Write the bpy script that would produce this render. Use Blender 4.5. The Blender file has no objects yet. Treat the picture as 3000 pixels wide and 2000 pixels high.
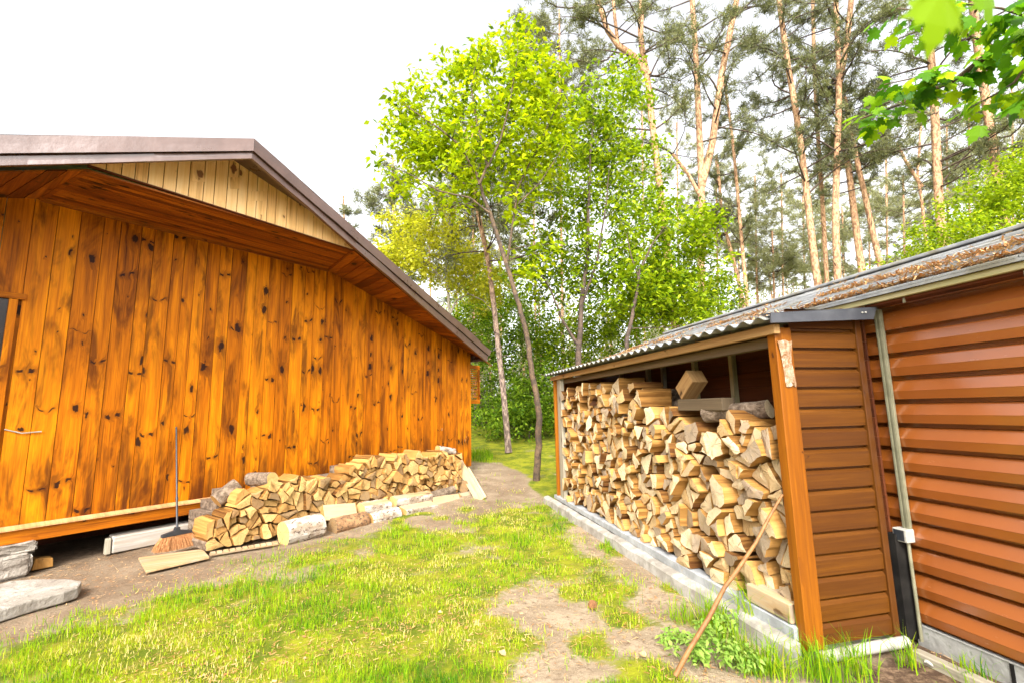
import bpy, math, random
import numpy as np
from mathutils import Matrix, Vector

rng = np.random.default_rng(11)
random.seed(11)
scene = bpy.context.scene
COL = scene.collection

# ------------------------------------------------------------------ camera
F_PX = 1352.3
PITCH, ROLL, AW, AS = [math.radians(a) for a in (8.322, -1.171, 36.563, -13.100)]
EYE = 1.6
fw = np.array([0, math.cos(PITCH), math.sin(PITCH)])
r0 = np.array([1.0, 0, 0]); u0 = np.cross(r0, fw)
cr, sr = math.cos(ROLL), math.sin(ROLL)
rt = cr * r0 + sr * u0
up = -sr * r0 + cr * u0
CAM = np.array([0, 0, EYE])
K = 3000 / 2352.0                      # measured on a 2352 px wide view of the place


def ray(x, y):
    return fw + (x * K - 1500) / F_PX * rt - (y * K - 1000) / F_PX * up


def zg(x, y):
    """height of the ground: level yard, rising gently towards the wood"""
    t = np.clip((np.asarray(y, float) - 7.2) / 20.0, 0, 1)
    h = 1.35 * (t * t * (3 - 2 * t)) ** 0.9
    return h


def on_plane(x, y, p, n):
    d = ray(x, y)
    t = ((np.asarray(p) - CAM) @ n) / (d @ n)
    return CAM + t * d


def on_z(x, y, z=0.0):
    d = ray(x, y); t = (z - EYE) / d[2]
    return CAM + t * d


def on_ground(x, y):
    d = ray(x, y)
    t = 0.5
    for i in range(4000):
        q = CAM + t * d
        if q[2] <= zg(q[0], q[1]):
            break
        t += 0.02
    return q


def at_depth(x, y, D):
    d = ray(x, y)
    return CAM + d * (D / d[1])


def project(P):
    v = np.asarray(P, float) - CAM
    z = v @ fw
    return (1500 + F_PX * (v @ rt) / z) / K, (1000 - F_PX * (v @ up) / z) / K


cam = bpy.data.cameras.new("camera")
cam.sensor_width = 36; cam.lens = F_PX / 3000 * 36
cam.clip_start = 0.05; cam.clip_end = 1500
cam.dof.use_dof = True; cam.dof.focus_distance = 5.0; cam.dof.aperture_fstop = 2.8
cam_o = bpy.data.objects.new("camera", cam); COL.objects.link(cam_o)
M = Matrix.Identity(4)
for i in range(3):
    M[i][0] = rt[i]; M[i][1] = up[i]; M[i][2] = -fw[i]; M[i][3] = CAM[i]
cam_o.matrix_world = M
scene.camera = cam_o
scene.cycles.max_bounces = 7; scene.cycles.diffuse_bounces = 2; scene.cycles.glossy_bounces = 2; scene.cycles.transmission_bounces = 4

# local frames: cabin (x = out from the gable wall, y = along it), shed (x = into the shed, y = along it)
Wd = np.array([math.sin(AW), math.cos(AW), 0]); Wn = np.array([math.cos(AW), -math.sin(AW), 0])
Sd = np.array([math.sin(AS), math.cos(AS), 0]); Pd = np.array([math.cos(AS), -math.sin(AS), 0])
CAB0 = Wn * -7.3207
SH0 = np.array([1.811, 3.144, 0.0])
Z3 = np.array([0, 0, 1.0])


def cab(x, y, z): return CAB0 + Wn * x + Wd * y + Z3 * z
def shd(x, y, z): return SH0 + Pd * x + Sd * y + Z3 * z
def cab_px(px, py, off): q = on_plane(px, py, CAB0 + Wn * off, Wn); return float(q @ Wd), float(q[2])
def shd_px(px, py, p): q = on_plane(px, py, SH0 + Pd * p, Pd); return float((q - SH0) @ Sd), float(q[2])


# ------------------------------------------------------------------ object helpers
def tag(o, label=None, cat=None, group=None, kind=None):
    if label: o["label"] = label
    if cat: o["category"] = cat
    if group: o["group"] = group
    if kind: o["kind"] = kind
    return o


def empty(name, loc=(0, 0, 0), rz=0.0, **k):
    o = bpy.data.objects.new(name, None); COL.objects.link(o)
    o.location = tuple(float(a) for a in loc); o.rotation_euler = (0, 0, rz)
    o.empty_display_size = 0.2
    return tag(o, **k)


def link_mesh(name, me, parent=None, loc=None, rot=None, **k):
    o = bpy.data.objects.new(name, me); COL.objects.link(o)
    if parent: o.parent = parent
    if loc is not None: o.location = tuple(float(a) for a in loc)
    if rot is not None: o.rotation_euler = rot
    return tag(o, **k)


class MB:
    """collects quads, boxes, tubes and prisms into one mesh with metric UVs (v along the grain) and a per-face random"""
    def __init__(s): s.v = []; s.f = []; s.uv = []; s.m = []; s.r = []; s.sm = []

    def face(s, pts, uv=None, m=0, r=0.0, smooth=False):
        b = len(s.v); s.v += [tuple(map(float, p)) for p in pts]
        s.f.append(list(range(b, b + len(pts))))
        s.uv += [tuple(map(float, q)) for q in (uv if uv is not None else [(p[0] + p[1], p[2]) for p in pts])]
        s.m.append(m); s.r.append(r); s.sm.append(smooth)

    def box(s, a, b, grain=2, m=0, r=None, org=None, ax=None):
        """box from corner a to b in a frame (org, three axes); grain = axis the wood runs along"""
        r = random.random() if r is None else r
        o = np.zeros(3) if org is None else np.asarray(org); A = np.eye(3) if ax is None else np.asarray(ax)
        lo = np.minimum(a, b); hi = np.maximum(a, b)
        P = lambda i, j, k: np.array([(lo, hi)[i][0], (lo, hi)[j][1], (lo, hi)[k][2]])
        Q = [((0,0,0),(0,0,1),(0,1,1),(0,1,0)), ((1,0,0),(1,1,0),(1,1,1),(1,0,1)), ((0,0,0),(1,0,0),(1,0,1),(0,0,1)),
             ((0,1,0),(0,1,1),(1,1,1),(1,1,0)), ((0,0,0),(0,1,0),(1,1,0),(1,0,0)), ((0,0,1),(1,0,1),(1,1,1),(0,1,1))]
        others = [k for k in range(3) if k != grain]
        for n, q in enumerate(Q):
            L = [P(*c) for c in q]
            fx = n // 2
            if fx == grain: uv = [(p[others[0]], p[others[1]]) for p in L]
            else:
                w = [k for k in others if k != fx][0]
                uv = [(p[w] + 0.37 * n, p[grain]) for p in L]
            s.face([o + A.T @ p for p in L], uv, m, r)

    def tube(s, pts, rad, n=8, m=0, r=0.0, cap=True, smooth=True, capm=None, squash=None):
        pts = [np.asarray(p, float) for p in pts]
        rad = list(rad) if hasattr(rad, "__len__") else [rad] * len(pts)
        rings = []; L = 0.0; Ls = []
        ref = None
        for i, p in enumerate(pts):
            t = pts[min(i + 1, len(pts) - 1)] - pts[max(i - 1, 0)]
            t = t / (np.linalg.norm(t) + 1e-9)
            if ref is None: ref = np.array([1.0, 0, 0]) if abs(t[0]) < 0.8 else np.array([0, 1.0, 0])
            a = np.cross(t, ref); a /= np.linalg.norm(a) + 1e-9; b = np.cross(t, a); ref = -b if False else np.cross(a, t)
            if i: L += np.linalg.norm(p - pts[i - 1])
            Ls.append(L)
            k = [2 * math.pi * j / n for j in range(n)]
            rings.append([p + rad[i] * (math.cos(q) * a + math.sin(q) * b) for q in k])
        b0 = len(s.v)
        for R in rings: s.v += [tuple(map(float, q)) for q in R]
        for i in range(len(pts) - 1):
            c0 = 2 * math.pi * rad[i]
            for j in range(n):
                j2 = (j + 1) % n
                s.f.append([b0 + i * n + j, b0 + i * n + j2, b0 + (i + 1) * n + j2, b0 + (i + 1) * n + j])
                s.uv += [(c0 * j / n, Ls[i]), (c0 * (j + 1) / n, Ls[i]), (c0 * (j + 1) / n, Ls[i + 1]), (c0 * j / n, Ls[i + 1])]
                s.m.append(m); s.r.append(r); s.sm.append(smooth)
        if cap:
            cm = m if capm is None else capm
            for R, fl in ((rings[0], False), (rings[-1], True)):
                q = R if fl else R[::-1]
                c = sum(q) / n
                s.face(q, [(rad[0] * math.cos(2 * math.pi * j / n), rad[0] * math.sin(2 * math.pi * j / n)) for j in range(n)], cm, r)

    def prism(s, poly, back, m=0, r=None, uvaxes=(0, 1), mside=None):
        """closed polygon (3-D points, counter-clockwise from outside) and its copy moved by back"""
        r = random.random() if r is None else r
        P = [np.asarray(p, float) for p in poly]; Q = [p + np.asarray(back, float) for p in P]
        g = lambda p: (p[uvaxes[0]], p[uvaxes[1]])
        s.face(P, [g(p) for p in P], m, r); s.face(Q[::-1], [g(p) for p in Q[::-1]], m, r)
        ms = m if mside is None else mside
        for i in range(len(P)):
            j = (i + 1) % len(P)
            l = np.linalg.norm(P[j] - P[i]); t = np.linalg.norm(np.asarray(back, float))
            s.face([P[j], P[i], Q[i], Q[j]], [(0, l), (0, 0), (t, 0), (t, l)], ms, r)

    def mesh(s, name, mats):
        me = bpy.data.meshes.new(name)
        me.from_pydata(s.v, [], s.f)
        for m in (mats if isinstance(mats, (list, tuple)) else [mats]): me.materials.append(m)
        me.polygons.foreach_set("material_index", s.m)
        me.polygons.foreach_set("use_smooth", s.sm)
        u = me.uv_layers.new(name="UVMap"); u.data.foreach_set("uv", np.array(s.uv, np.float32).ravel())
        a = me.attributes.new("rnd", "FLOAT", "FACE"); a.data.foreach_set("value", np.array(s.r, np.float32))
        me.validate(); me.update()
        return me

    def build(s, name, mats, parent=None, loc=None, rot=None, bevel=0, **k):
        me = s.mesh(name, mats)
        if bevel:
            import bmesh
            b = bmesh.new(); b.from_mesh(me)
            bmesh.ops.remove_doubles(b, verts=list(b.verts), dist=1e-5); bmesh.ops.recalc_face_normals(b, faces=list(b.faces))
            b.to_mesh(me); b.free()
        o = link_mesh(name, me, parent, loc, rot, **k)
        if bevel:
            b = o.modifiers.new("edge", "BEVEL"); b.width = bevel; b.segments = 2; b.limit_method = "ANGLE"
        return o


def quads_mesh(name, V, mat, rnd=None, per=4, tris=False):
    """fast mesh: V = (n, per, 3) loose faces; rnd = per-face value spread to points"""
    n = V.shape[0]
    me = bpy.data.meshes.new(name)
    me.vertices.add(n * per); me.vertices.foreach_set("co", V.reshape(-1).astype(np.float32))
    me.loops.add(n * per); me.loops.foreach_set("vertex_index", np.arange(n * per, dtype=np.int32))
    me.polygons.add(n); me.polygons.foreach_set("loop_start", np.arange(0, n * per, per, dtype=np.int32))
    try: me.polygons.foreach_set("loop_total", np.full(n, per, np.int32))
    except Exception: pass
    for m in (mat if isinstance(mat, (list, tuple)) else [mat]): me.materials.append(m)
    if rnd is not None:
        a = me.attributes.new("rnd", "FLOAT", "POINT"); a.data.foreach_set("value", np.repeat(rnd, per).astype(np.float32))
    me.update(calc_edges=True)
    return me


# ------------------------------------------------------------------ materials
class NT:
    def __init__(s, name):
        s.mat = bpy.data.materials.new(name); s.mat.use_nodes = True
        s.t = s.mat.node_tree; s.t.nodes.clear()
        s.out = s.t.nodes.new("ShaderNodeOutputMaterial")

    def n(s, typ, ins=None, **props):
        nd = s.t.nodes.new("ShaderNode" + typ)
        for k, v in props.items(): setattr(nd, k, v)
        for k, v in (ins or {}).items(): s.put(nd.inputs[k], v)
        return nd

    def put(s, sock, v):
        if isinstance(v, bpy.types.NodeSocket): s.t.links.new(v, sock)
        elif isinstance(v, bpy.types.Node): s.t.links.new(v.outputs[0], sock)
        else:
            if isinstance(v, (tuple, list)) and sock.type == "RGBA" and len(v) == 3: v = (*v, 1)
            sock.default_value = v

    def math(s, op, a, b=0.0, c=0.0, clamp=False):
        nd = s.n("Math", operation=op, use_clamp=clamp)
        s.put(nd.inputs[0], a); s.put(nd.inputs[1], b)
        if op in ("MULTIPLY_ADD",): s.put(nd.inputs[2], c)
        return nd.outputs[0]

    def vmul(s, v, k):
        nd = s.n("VectorMath", operation="MULTIPLY"); s.put(nd.inputs[0], v); nd.inputs[1].default_value = k
        return nd.outputs[0]

    def mix(s, f, a, b, blend="MIX"):
        nd = s.n("Mix", data_type="RGBA", blend_type=blend)
        s.put(nd.inputs[0], f); s.put(nd.inputs[6], a); s.put(nd.inputs[7], b)
        return nd.outputs[2]

    def noise(s, vec, scale, detail=4, rough=0.55, dist=0.0):
        nd = s.n("TexNoise", {"Scale": scale, "Detail": detail, "Roughness": rough, "Distortion": dist}, noise_dimensions="3D")
        s.put(nd.inputs["Vector"], vec)
        return nd.outputs[0]

    def step(s, v, a, b, lo=0.0, hi=1.0):
        nd = s.n("MapRange", {"From Min": a, "From Max": b, "To Min": lo, "To Max": hi}, interpolation_type="SMOOTHSTEP")
        s.put(nd.inputs[0], v)
        return nd.outputs[0]

    def ramp(s, f, stops):
        nd = s.n("ValToRGB"); e = nd.color_ramp.elements
        while len(e) < len(stops): e.new(0.5)
        for el, (p, c) in zip(e, stops): el.position = p; el.color = (*c, 1)
        s.put(nd.inputs[0], f)
        return nd.outputs[0]

    def attr(s, name): return s.n("Attribute", attribute_name=name).outputs["Fac"]

    def bump(s, h, strength=0.3, dist=0.01):
        return s.n("Bump", {"Height": h, "Strength": strength, "Distance": dist}).outputs[0]

    def principled(s, col, rough=0.6, normal=None, spec=0.4, **k):
        b = s.n("BsdfPrincipled")
        s.put(b.inputs["Base Color"], col); s.put(b.inputs["Roughness"], rough)
        b.inputs["Specular IOR Level"].default_value = spec
        if normal is not None: s.put(b.inputs["Normal"], normal)
        for kk, vv in k.items(): s.put(b.inputs[kk], vv)
        s.t.links.new(b.outputs[0], s.out.inputs[0])
        return s.mat


def grain_vec(t):
    """(across, along, board random) in metres from the UV map"""
    uv = t.n("UVMap", uv_map="UVMap")
    sp = t.n("SeparateXYZ", {0: uv.outputs[0]})
    r = t.attr("rnd")
    u = t.math("MULTIPLY_ADD", r, 17.3, sp.outputs[0]); v = t.math("MULTIPLY_ADD", r, 41.7, sp.outputs[1])
    return u, v, r


def comb(t, a, b, c=0.0):
    nd = t.n("CombineXYZ"); t.put(nd.inputs[0], a); t.put(nd.inputs[1], b); t.put(nd.inputs[2], c)
    return nd.outputs[0]


def wood(name, light, mid, dark, knot, knots=0.5, whisk=0.0, spec=0.25, rough=0.45, weather=None, tone=0.5, bump=0.25, grain=1.0, kscale=1.0, streak=0.5, coat=0.0, low=None, st=(0.50, 0.72)):
    st_ = st
    t = NT(name)
    u, v, r = grain_vec(t)
    # knots: one candidate per cell, only some cells have one
    kv = comb(t, t.math("MULTIPLY", u, 6.0 * kscale), t.math("MULTIPLY", v, 3.4 * kscale))
    wob = t.noise(kv, 2.0, 2)
    kv2 = t.n("VectorMath", operation="MULTIPLY_ADD"); t.put(kv2.inputs[0], comb(t, wob, t.noise(kv, 3.1, 2))); kv2.inputs[1].default_value = (0.5, 0.55, 0); t.put(kv2.inputs[2], kv)
    vor = t.n("TexVoronoi", {"Scale": 1.0}, voronoi_dimensions="2D", feature="F1"); t.put(vor.inputs["Vector"], kv2.outputs[0])
    cellr = t.n("SeparateColor", {0: vor.outputs["Color"]})
    has = t.math("LESS_THAN", cellr.outputs[0], knots)
    size = t.math("MULTIPLY_ADD", t.math("POWER", cellr.outputs[1], 2.5), 0.22, 0.035)
    rel = t.math("DIVIDE", vor.outputs["Distance"], size)
    kcore = t.math("MULTIPLY", t.step(rel, 1.15, 0.7), has)
    khalo = t.math("MULTIPLY", t.step(rel, 3.6, 0.6), has)
    if whisk:
        ru = t.n("SeparateXYZ", {0: t.n("UVMap", uv_map="UVMap").outputs[0]}).outputs[0]
        au = t.math("ABSOLUTE", ru)
        vv = t.math("ADD", t.math("MULTIPLY_ADD", au, -0.55, v), t.math("MULTIPLY", t.noise(kv, 1.3, 2), 0.22))
        cell = t.math("MULTIPLY", vv, 1.15); fl_ = t.math("FLOOR", cell)
        wn = t.n("TexWhiteNoise", {"W": t.math("ADD", fl_, t.math("MULTIPLY", r, 977.0))}, noise_dimensions="1D")
        wr = t.n("SeparateColor", {0: wn.outputs["Color"]})
        pos_ = t.math("ABSOLUTE", t.math("SUBTRACT", t.math("FRACT", cell), 0.5))
        halfw = t.math("MULTIPLY_ADD", wr.outputs[1], 0.020, 0.006)
        rim = t.math("MULTIPLY", t.step(au, 0.012, 0.026), t.step(au, t.math("MULTIPLY_ADD", wr.outputs[2], 0.05, 0.035), 0.025)) if False else t.math("MULTIPLY", t.step(au, 0.014, 0.030), t.step(au, 0.085, 0.055))
        wk = t.math("MULTIPLY", t.math("MULTIPLY", t.math("LESS_THAN", t.math("DIVIDE", pos_, halfw), 1.0), rim), t.math("LESS_THAN", wr.outputs[0], whisk))
        kcore = t.math("MAXIMUM", kcore, wk)
        wh = t.math("MULTIPLY", t.math("MULTIPLY", t.step(t.math("DIVIDE", pos_, halfw), 4.5, 0.5), t.math("LESS_THAN", wr.outputs[0], whisk)), 0.8)
        khalo = t.math("MAXIMUM", khalo, wh)
    # grain bends round the knots
    ub = t.math("MULTIPLY_ADD", khalo, 0.035, u)
    g1 = t.noise(comb(t, t.math("MULTIPLY", ub, 70.0 * grain), t.math("MULTIPLY", v, 1.6)), 1.0, 5, 0.65)
    g2 = t.noise(comb(t, t.math("MULTIPLY", ub, 16.0), t.math("MULTIPLY", v, 0.55), 3.0), 1.0, 4, 0.6, 0.4)
    g3 = t.noise(comb(t, t.math("MULTIPLY", ub, 5.0), t.math("MULTIPLY", v, 1.1), 7.0), 1.0, 4, 0.65, 0.6)
    f = t.math("ADD", t.math("MULTIPLY", g1, 0.42), t.math("MULTIPLY", g2, 0.58))
    f = t.math("ADD", f, t.math("MULTIPLY", t.math("SUBTRACT", r, 0.5), 0.22 * tone * 2))
    col = t.ramp(f, [(0.28, dark), (0.47, mid), (0.64, light)])
    st = t.step(t.math("MULTIPLY_ADD", g3, 0.65, t.math("MULTIPLY", g2, 0.35)), *st_)
    col = t.mix(t.math("MULTIPLY", st, streak), col, dark)
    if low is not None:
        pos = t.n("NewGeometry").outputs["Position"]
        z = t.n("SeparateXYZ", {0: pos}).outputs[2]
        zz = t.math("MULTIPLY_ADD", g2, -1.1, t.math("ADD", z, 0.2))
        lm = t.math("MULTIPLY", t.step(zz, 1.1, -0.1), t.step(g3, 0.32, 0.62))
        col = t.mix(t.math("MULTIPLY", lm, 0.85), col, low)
    col = t.mix(t.math("MULTIPLY", t.math("MULTIPLY", khalo, t.step(g1, 0.25, 0.7)), 0.75), col, dark)
    col = t.mix(t.math("MULTIPLY", kcore, 0.93), col, knot)
    if weather is not None:
        w = t.step(t.noise(comb(t, t.math("MULTIPLY", u, 9.0), t.math("MULTIPLY", v, 1.5), 11.0), 1.0, 5, 0.7), 0.42, 0.66)
        col = t.mix(t.math("MULTIPLY", w, 0.7), col, weather)
    h = t.math("SUBTRACT", g1, t.math("MULTIPLY", kcore, 0.4))
    k = {"Coat Weight": coat, "Coat Roughness": 0.3} if coat else {}
    return t.principled(col, t.math("MULTIPLY_ADD", g2, 0.3, rough - 0.15), t.bump(h, bump, 0.004), spec, **k)


def simple(name, c1, c2, scale=6.0, rough=0.6, bump=0.2, bscale=30.0, metal=0.0, spec=0.4, dist=0.01, obj=True, c3=None, t3=(0.6, 0.75), lo=0.35, hi=0.65):
    t = NT(name)
    tc = t.n("TexCoord").outputs["Object"] if obj else t.n("NewGeometry").outputs["Position"]
    n = t.noise(tc, scale, 6, 0.62, 0.2)
    col = t.mix(t.step(n, lo, hi), c1, c2)
    if c3: col = t.mix(t.step(t.noise(tc, scale * 2.7, 5, 0.6), *t3), col, c3)
    b = t.bump(t.noise(tc, bscale, 5, 0.6), bump, dist)
    return t.principled(col, t.math("MULTIPLY_ADD", n, 0.2, rough - 0.1), b, spec, Metallic=metal)


def leaf_mat(name, stops, trans=0.45, gloss=0.5):
    t = NT(name)
    r = t.attr("rnd")
    c = t.ramp(r, stops)
    b = t.n("BsdfPrincipled", {"Base Color": c, "Roughness": gloss}); b.inputs["Specular IOR Level"].default_value = 0.14
    tl = t.n("BsdfTranslucent"); t.put(tl.inputs[0], t.mix(1.0, c, (1.0, 1.05, 0.55), "MULTIPLY"))
    m = t.n("MixShader", {0: trans}); t.put(m.inputs[1], b.outputs[0]); t.put(m.inputs[2], tl.outputs[0])
    t.t.links.new(m.outputs[0], t.out.inputs[0])
    return t.mat


MAT = {}
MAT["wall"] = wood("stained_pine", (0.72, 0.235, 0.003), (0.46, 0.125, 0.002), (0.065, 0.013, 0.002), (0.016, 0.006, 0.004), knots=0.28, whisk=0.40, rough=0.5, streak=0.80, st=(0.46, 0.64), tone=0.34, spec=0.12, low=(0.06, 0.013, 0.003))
MAT["sill"] = wood("stained_sill", (0.60, 0.19, 0.005), (0.40, 0.11, 0.004), (0.11, 0.024, 0.003), (0.03, 0.01, 0.004), knots=0.4, rough=0.5, spec=0.15)
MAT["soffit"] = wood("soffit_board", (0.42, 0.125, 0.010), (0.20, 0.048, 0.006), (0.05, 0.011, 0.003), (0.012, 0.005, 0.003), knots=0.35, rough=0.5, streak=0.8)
MAT["gable"] = wood("bare_gable_pine", (0.95, 0.64, 0.31), (0.88, 0.53, 0.21), (0.52, 0.26, 0.08), (0.18, 0.07, 0.03), knots=0.33, rough=0.6, tone=0.35, streak=0.25)
MAT["trim"] = wood("pale_trim", (0.66, 0.38, 0.17), (0.5, 0.25, 0.1), (0.28, 0.11, 0.04), (0.1, 0.04, 0.02), knots=0.2)
MAT["siding"] = wood("brown_siding", (0.115, 0.038, 0.002), (0.075, 0.023, 0.0015), (0.050, 0.014, 0.002), (0.03, 0.009, 0.003), knots=0.07, rough=0.45, tone=0.22, streak=0.5, bump=0.3, spec=0.3)
MAT["post"] = wood("orange_brown_post", (0.30, 0.10, 0.004), (0.20, 0.060, 0.003), (0.10, 0.028, 0.003), (0.05, 0.014, 0.004), knots=0.12, rough=0.45, streak=0.4, spec=0.25)
MAT["grey_wood"] = wood("weathered_grey_wood", (0.42, 0.37, 0.28), (0.30, 0.26, 0.19), (0.12, 0.10, 0.07), (0.06, 0.045, 0.03), knots=0.2, rough=0.7, tone=0.3)
MAT["eave_wood"] = wood("eave_timber", (0.42, 0.25, 0.10), (0.28, 0.15, 0.055), (0.10, 0.05, 0.02), (0.05, 0.025, 0.01), knots=0.2, rough=0.65)
MAT["moss_wood"] = wood("mossy_eave_board", (0.46, 0.39, 0.23), (0.31, 0.27, 0.13), (0.17, 0.15, 0.06), (0.08, 0.06, 0.03), knots=0.1, rough=0.7, weather=(0.30, 0.28, 0.10))
MAT["dark_board"] = wood("dark_back_boards", (0.13, 0.035, 0.010), (0.085, 0.022, 0.007), (0.04, 0.01, 0.004), (0.02, 0.008, 0.004), knots=0.1, rough=0.6)
MAT["plank"] = wood("raw_plank", (0.50, 0.36, 0.20), (0.40, 0.265, 0.13), (0.22, 0.12, 0.05), (0.10, 0.05, 0.02), knots=0.25, rough=0.7, weather=(0.34, 0.29, 0.22))
MAT["beam"] = wood("whitewashed_beam", (0.55, 0.51, 0.45), (0.40, 0.36, 0.31), (0.27, 0.22, 0.18), (0.12, 0.08, 0.06), knots=0.1, rough=0.75, weather=(0.36, 0.28, 0.20))
MAT["log_side"] = wood("split_log_side", (0.48, 0.255, 0.075), (0.30, 0.145, 0.036), (0.08, 0.030, 0.008), (0.05, 0.02, 0.010), knots=0.08, rough=0.8, bump=1.0, tone=0.9, spec=0.1, grain=0.7)
MAT["dark_plate"] = wood("dark_brown_plate", (0.16, 0.11, 0.06), (0.10, 0.07, 0.04), (0.05, 0.035, 0.02), (0.03, 0.02, 0.012), knots=0.1, rough=0.7)  # dark brown wood of the plate, rafters and square offcut


def log_end(name, pale, tan, grey):
    t = NT(name)
    uv = t.n("UVMap", uv_map="UVMap").outputs[0]
    oi = t.n("ObjectInfo").outputs["Random"]
    r = t.math("ADD", oi, t.attr("rnd"))
    sp = t.n("SeparateXYZ", {0: uv})
    rad = t.n("VectorMath", {0: uv}, operation="LENGTH").outputs["Value"]
    ang = t.math("ARCTAN2", sp.outputs[1], sp.outputs[0])
    off = comb(t, t.math("MULTIPLY", r, 31.0), t.math("MULTIPLY", r, 13.0))
    va = t.n("VectorMath", {0: uv}, operation="ADD"); t.put(va.inputs[1], off)
    ns = t.noise(va.outputs[0], 14.0, 5, 0.65)
    rr = t.math("MULTIPLY_ADD", ns, 0.03, rad)
    ring = t.math("SINE", t.math("MULTIPLY", rr, 650.0))
    chk = t.noise(comb(t, t.math("MULTIPLY", ang, 9.0), t.math("MULTIPLY", rad, 5.0), t.math("MULTIPLY", r, 50.0)), 1.0, 4, 0.6)
    fr = t.math("FRACT", t.math("MULTIPLY", r, 7.77))
    col = t.mix(t.step(fr, 0.25, 0.95), pale, tan)
    col = t.mix(t.math("MULTIPLY", t.step(t.math("FRACT", t.math("MULTIPLY", r, 3.31)), 0.66, 0.86), 0.8), col, grey)
    col = t.mix(t.math("MULTIPLY", t.step(ns, 0.48, 0.74), 0.6), col, tan)
    col = t.mix(t.math("MULTIPLY_ADD", ring, 0.13, 0.14), col, (0.26, 0.13, 0.045))
    col = t.mix(t.math("MULTIPLY", t.step(chk, 0.57, 0.68), 0.85), col, (0.11, 0.055, 0.022))
    h = t.math("MULTIPLY_ADD", chk, -1.2, t.math("MULTIPLY", t.noise(va.outputs[0], 60.0, 3), 0.8))
    return t.principled(col, 0.85, t.bump(h, 0.9, 0.010), 0.10)


MAT["log_end"] = log_end("split_log_end", (0.74, 0.595, 0.375), (0.50, 0.335, 0.155), (0.27, 0.215, 0.165))
MAT["log_end_gold"] = log_end("golden_log_end", (0.62, 0.40, 0.155), (0.42, 0.22, 0.065), (0.20, 0.135, 0.08))
MAT["bark"] = simple("rough_bark", (0.10, 0.065, 0.04), (0.26, 0.19, 0.13), 18, 0.9, 1.0, 40, dist=0.03, c3=(0.40, 0.33, 0.25))


def birch_bark():
    t = NT("birch_bark")
    tc = t.n("TexCoord").outputs["Object"]
    a = t.noise(t.vmul(tc, (30, 5, 30)), 1.0, 4, 0.6)
    b = t.noise(tc, 7.0, 5, 0.65)
    col = t.mix(t.step(b, 0.40, 0.62), (0.44, 0.39, 0.33), (0.26, 0.19, 0.13))
    col = t.mix(t.step(a, 0.55, 0.64), col, (0.09, 0.06, 0.045))
    col = t.mix(t.step(t.noise(tc, 11.0, 4, 0.7), 0.60, 0.68), col, (0.12, 0.08, 0.055))
    return t.principled(col, 0.7, t.bump(a, 0.5, 0.01), 0.3)


MAT["birch"] = birch_bark()
MAT["bark2"] = simple("torn_orange_bark", (0.20, 0.10, 0.045), (0.36, 0.20, 0.09), 11, 0.9, 1.0, 34, dist=0.03, c3=(0.07, 0.045, 0.03), t3=(0.52, 0.64))
MAT["brown_metal"] = simple("brown_sheet_metal", (0.095, 0.050, 0.036), (0.120, 0.066, 0.050), 3, 0.30, 0.10, 2.2, spec=0.9, dist=0.15)
MAT["dark_metal"] = simple("anthracite_flashing", (0.045, 0.047, 0.055), (0.07, 0.072, 0.08), 5, 0.38, 0.08, 20, spec=0.5)


def clad():
    t = NT("orange_brown_cladding")
    pos = t.n("NewGeometry").outputs["Position"]
    n = t.noise(pos, 1.5, 4)
    d = t.noise(t.vmul(pos, (3, 3, 14)), 2.0, 6, 0.7)
    col = t.mix(t.step(n, 0.3, 0.7), (0.265, 0.072, 0.009), (0.215, 0.056, 0.007))
    col = t.mix(t.math("MULTIPLY", t.step(d, 0.55, 0.8), 0.35), col, (0.20, 0.07, 0.025))
    return t.principled(col, t.math("MULTIPLY_ADD", d, 0.20, 0.14), t.bump(n, 0.05, 0.05), 0.8, **{"Coat Weight": 0.6, "Coat Roughness": 0.32, "Coat IOR": 1.8})


MAT["clad"] = clad()
MAT["conduit"] = simple("grey_green_trim", (0.15, 0.14, 0.085), (0.21, 0.195, 0.125), 9, 0.45, 0.1, 40)
MAT["dark_trim"] = simple("dark_trim", (0.010, 0.009, 0.008), (0.018, 0.016, 0.014), 9, 0.85, 0.1, 40, spec=0.05)
MAT["white_plastic"] = simple("off_white_plastic", (0.42, 0.40, 0.35), (0.32, 0.30, 0.26), 12, 0.4, 0.05, 40)
MAT["black_plastic"] = simple("black_plastic", (0.018, 0.02, 0.024), (0.03, 0.032, 0.036), 12, 0.4, 0.05, 40)
MAT["glass"] = simple("dark_door_face", (0.018, 0.012, 0.010), (0.03, 0.018, 0.014), 4, 0.25, 0.02, 20)
MAT["concrete"] = simple("pale_concrete", (0.35, 0.33, 0.29), (0.22, 0.195, 0.16), 7, 0.85, 0.5, 45, c3=(0.30, 0.26, 0.20), t3=(0.58, 0.78))
MAT["slab"] = simple("worn_slab", (0.36, 0.33, 0.285), (0.25, 0.22, 0.18), 5, 0.9, 0.9, 24, dist=0.02, c3=(0.16, 0.135, 0.105), t3=(0.55, 0.7))
MAT["curb_plank"] = simple("bluish_white_paint", (0.36, 0.37, 0.375), (0.24, 0.245, 0.245), 7, 0.7, 0.4, 35, c3=(0.33, 0.30, 0.26), t3=(0.58, 0.75))
MAT["plinth"] = simple("grey_plinth", (0.22, 0.21, 0.19), (0.32, 0.31, 0.28), 8, 0.8, 0.5, 45, c3=(0.14, 0.16, 0.10))
MAT["stone"] = simple("rough_stone", (0.20, 0.165, 0.13), (0.34, 0.30, 0.25), 9, 0.9, 0.9, 28, dist=0.03, c3=(0.16, 0.13, 0.10))
MAT["bristle"] = simple("straw_bristle", (0.40, 0.165, 0.055), (0.54, 0.27, 0.11), 40, 0.7, 0.3, 80)
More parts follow.
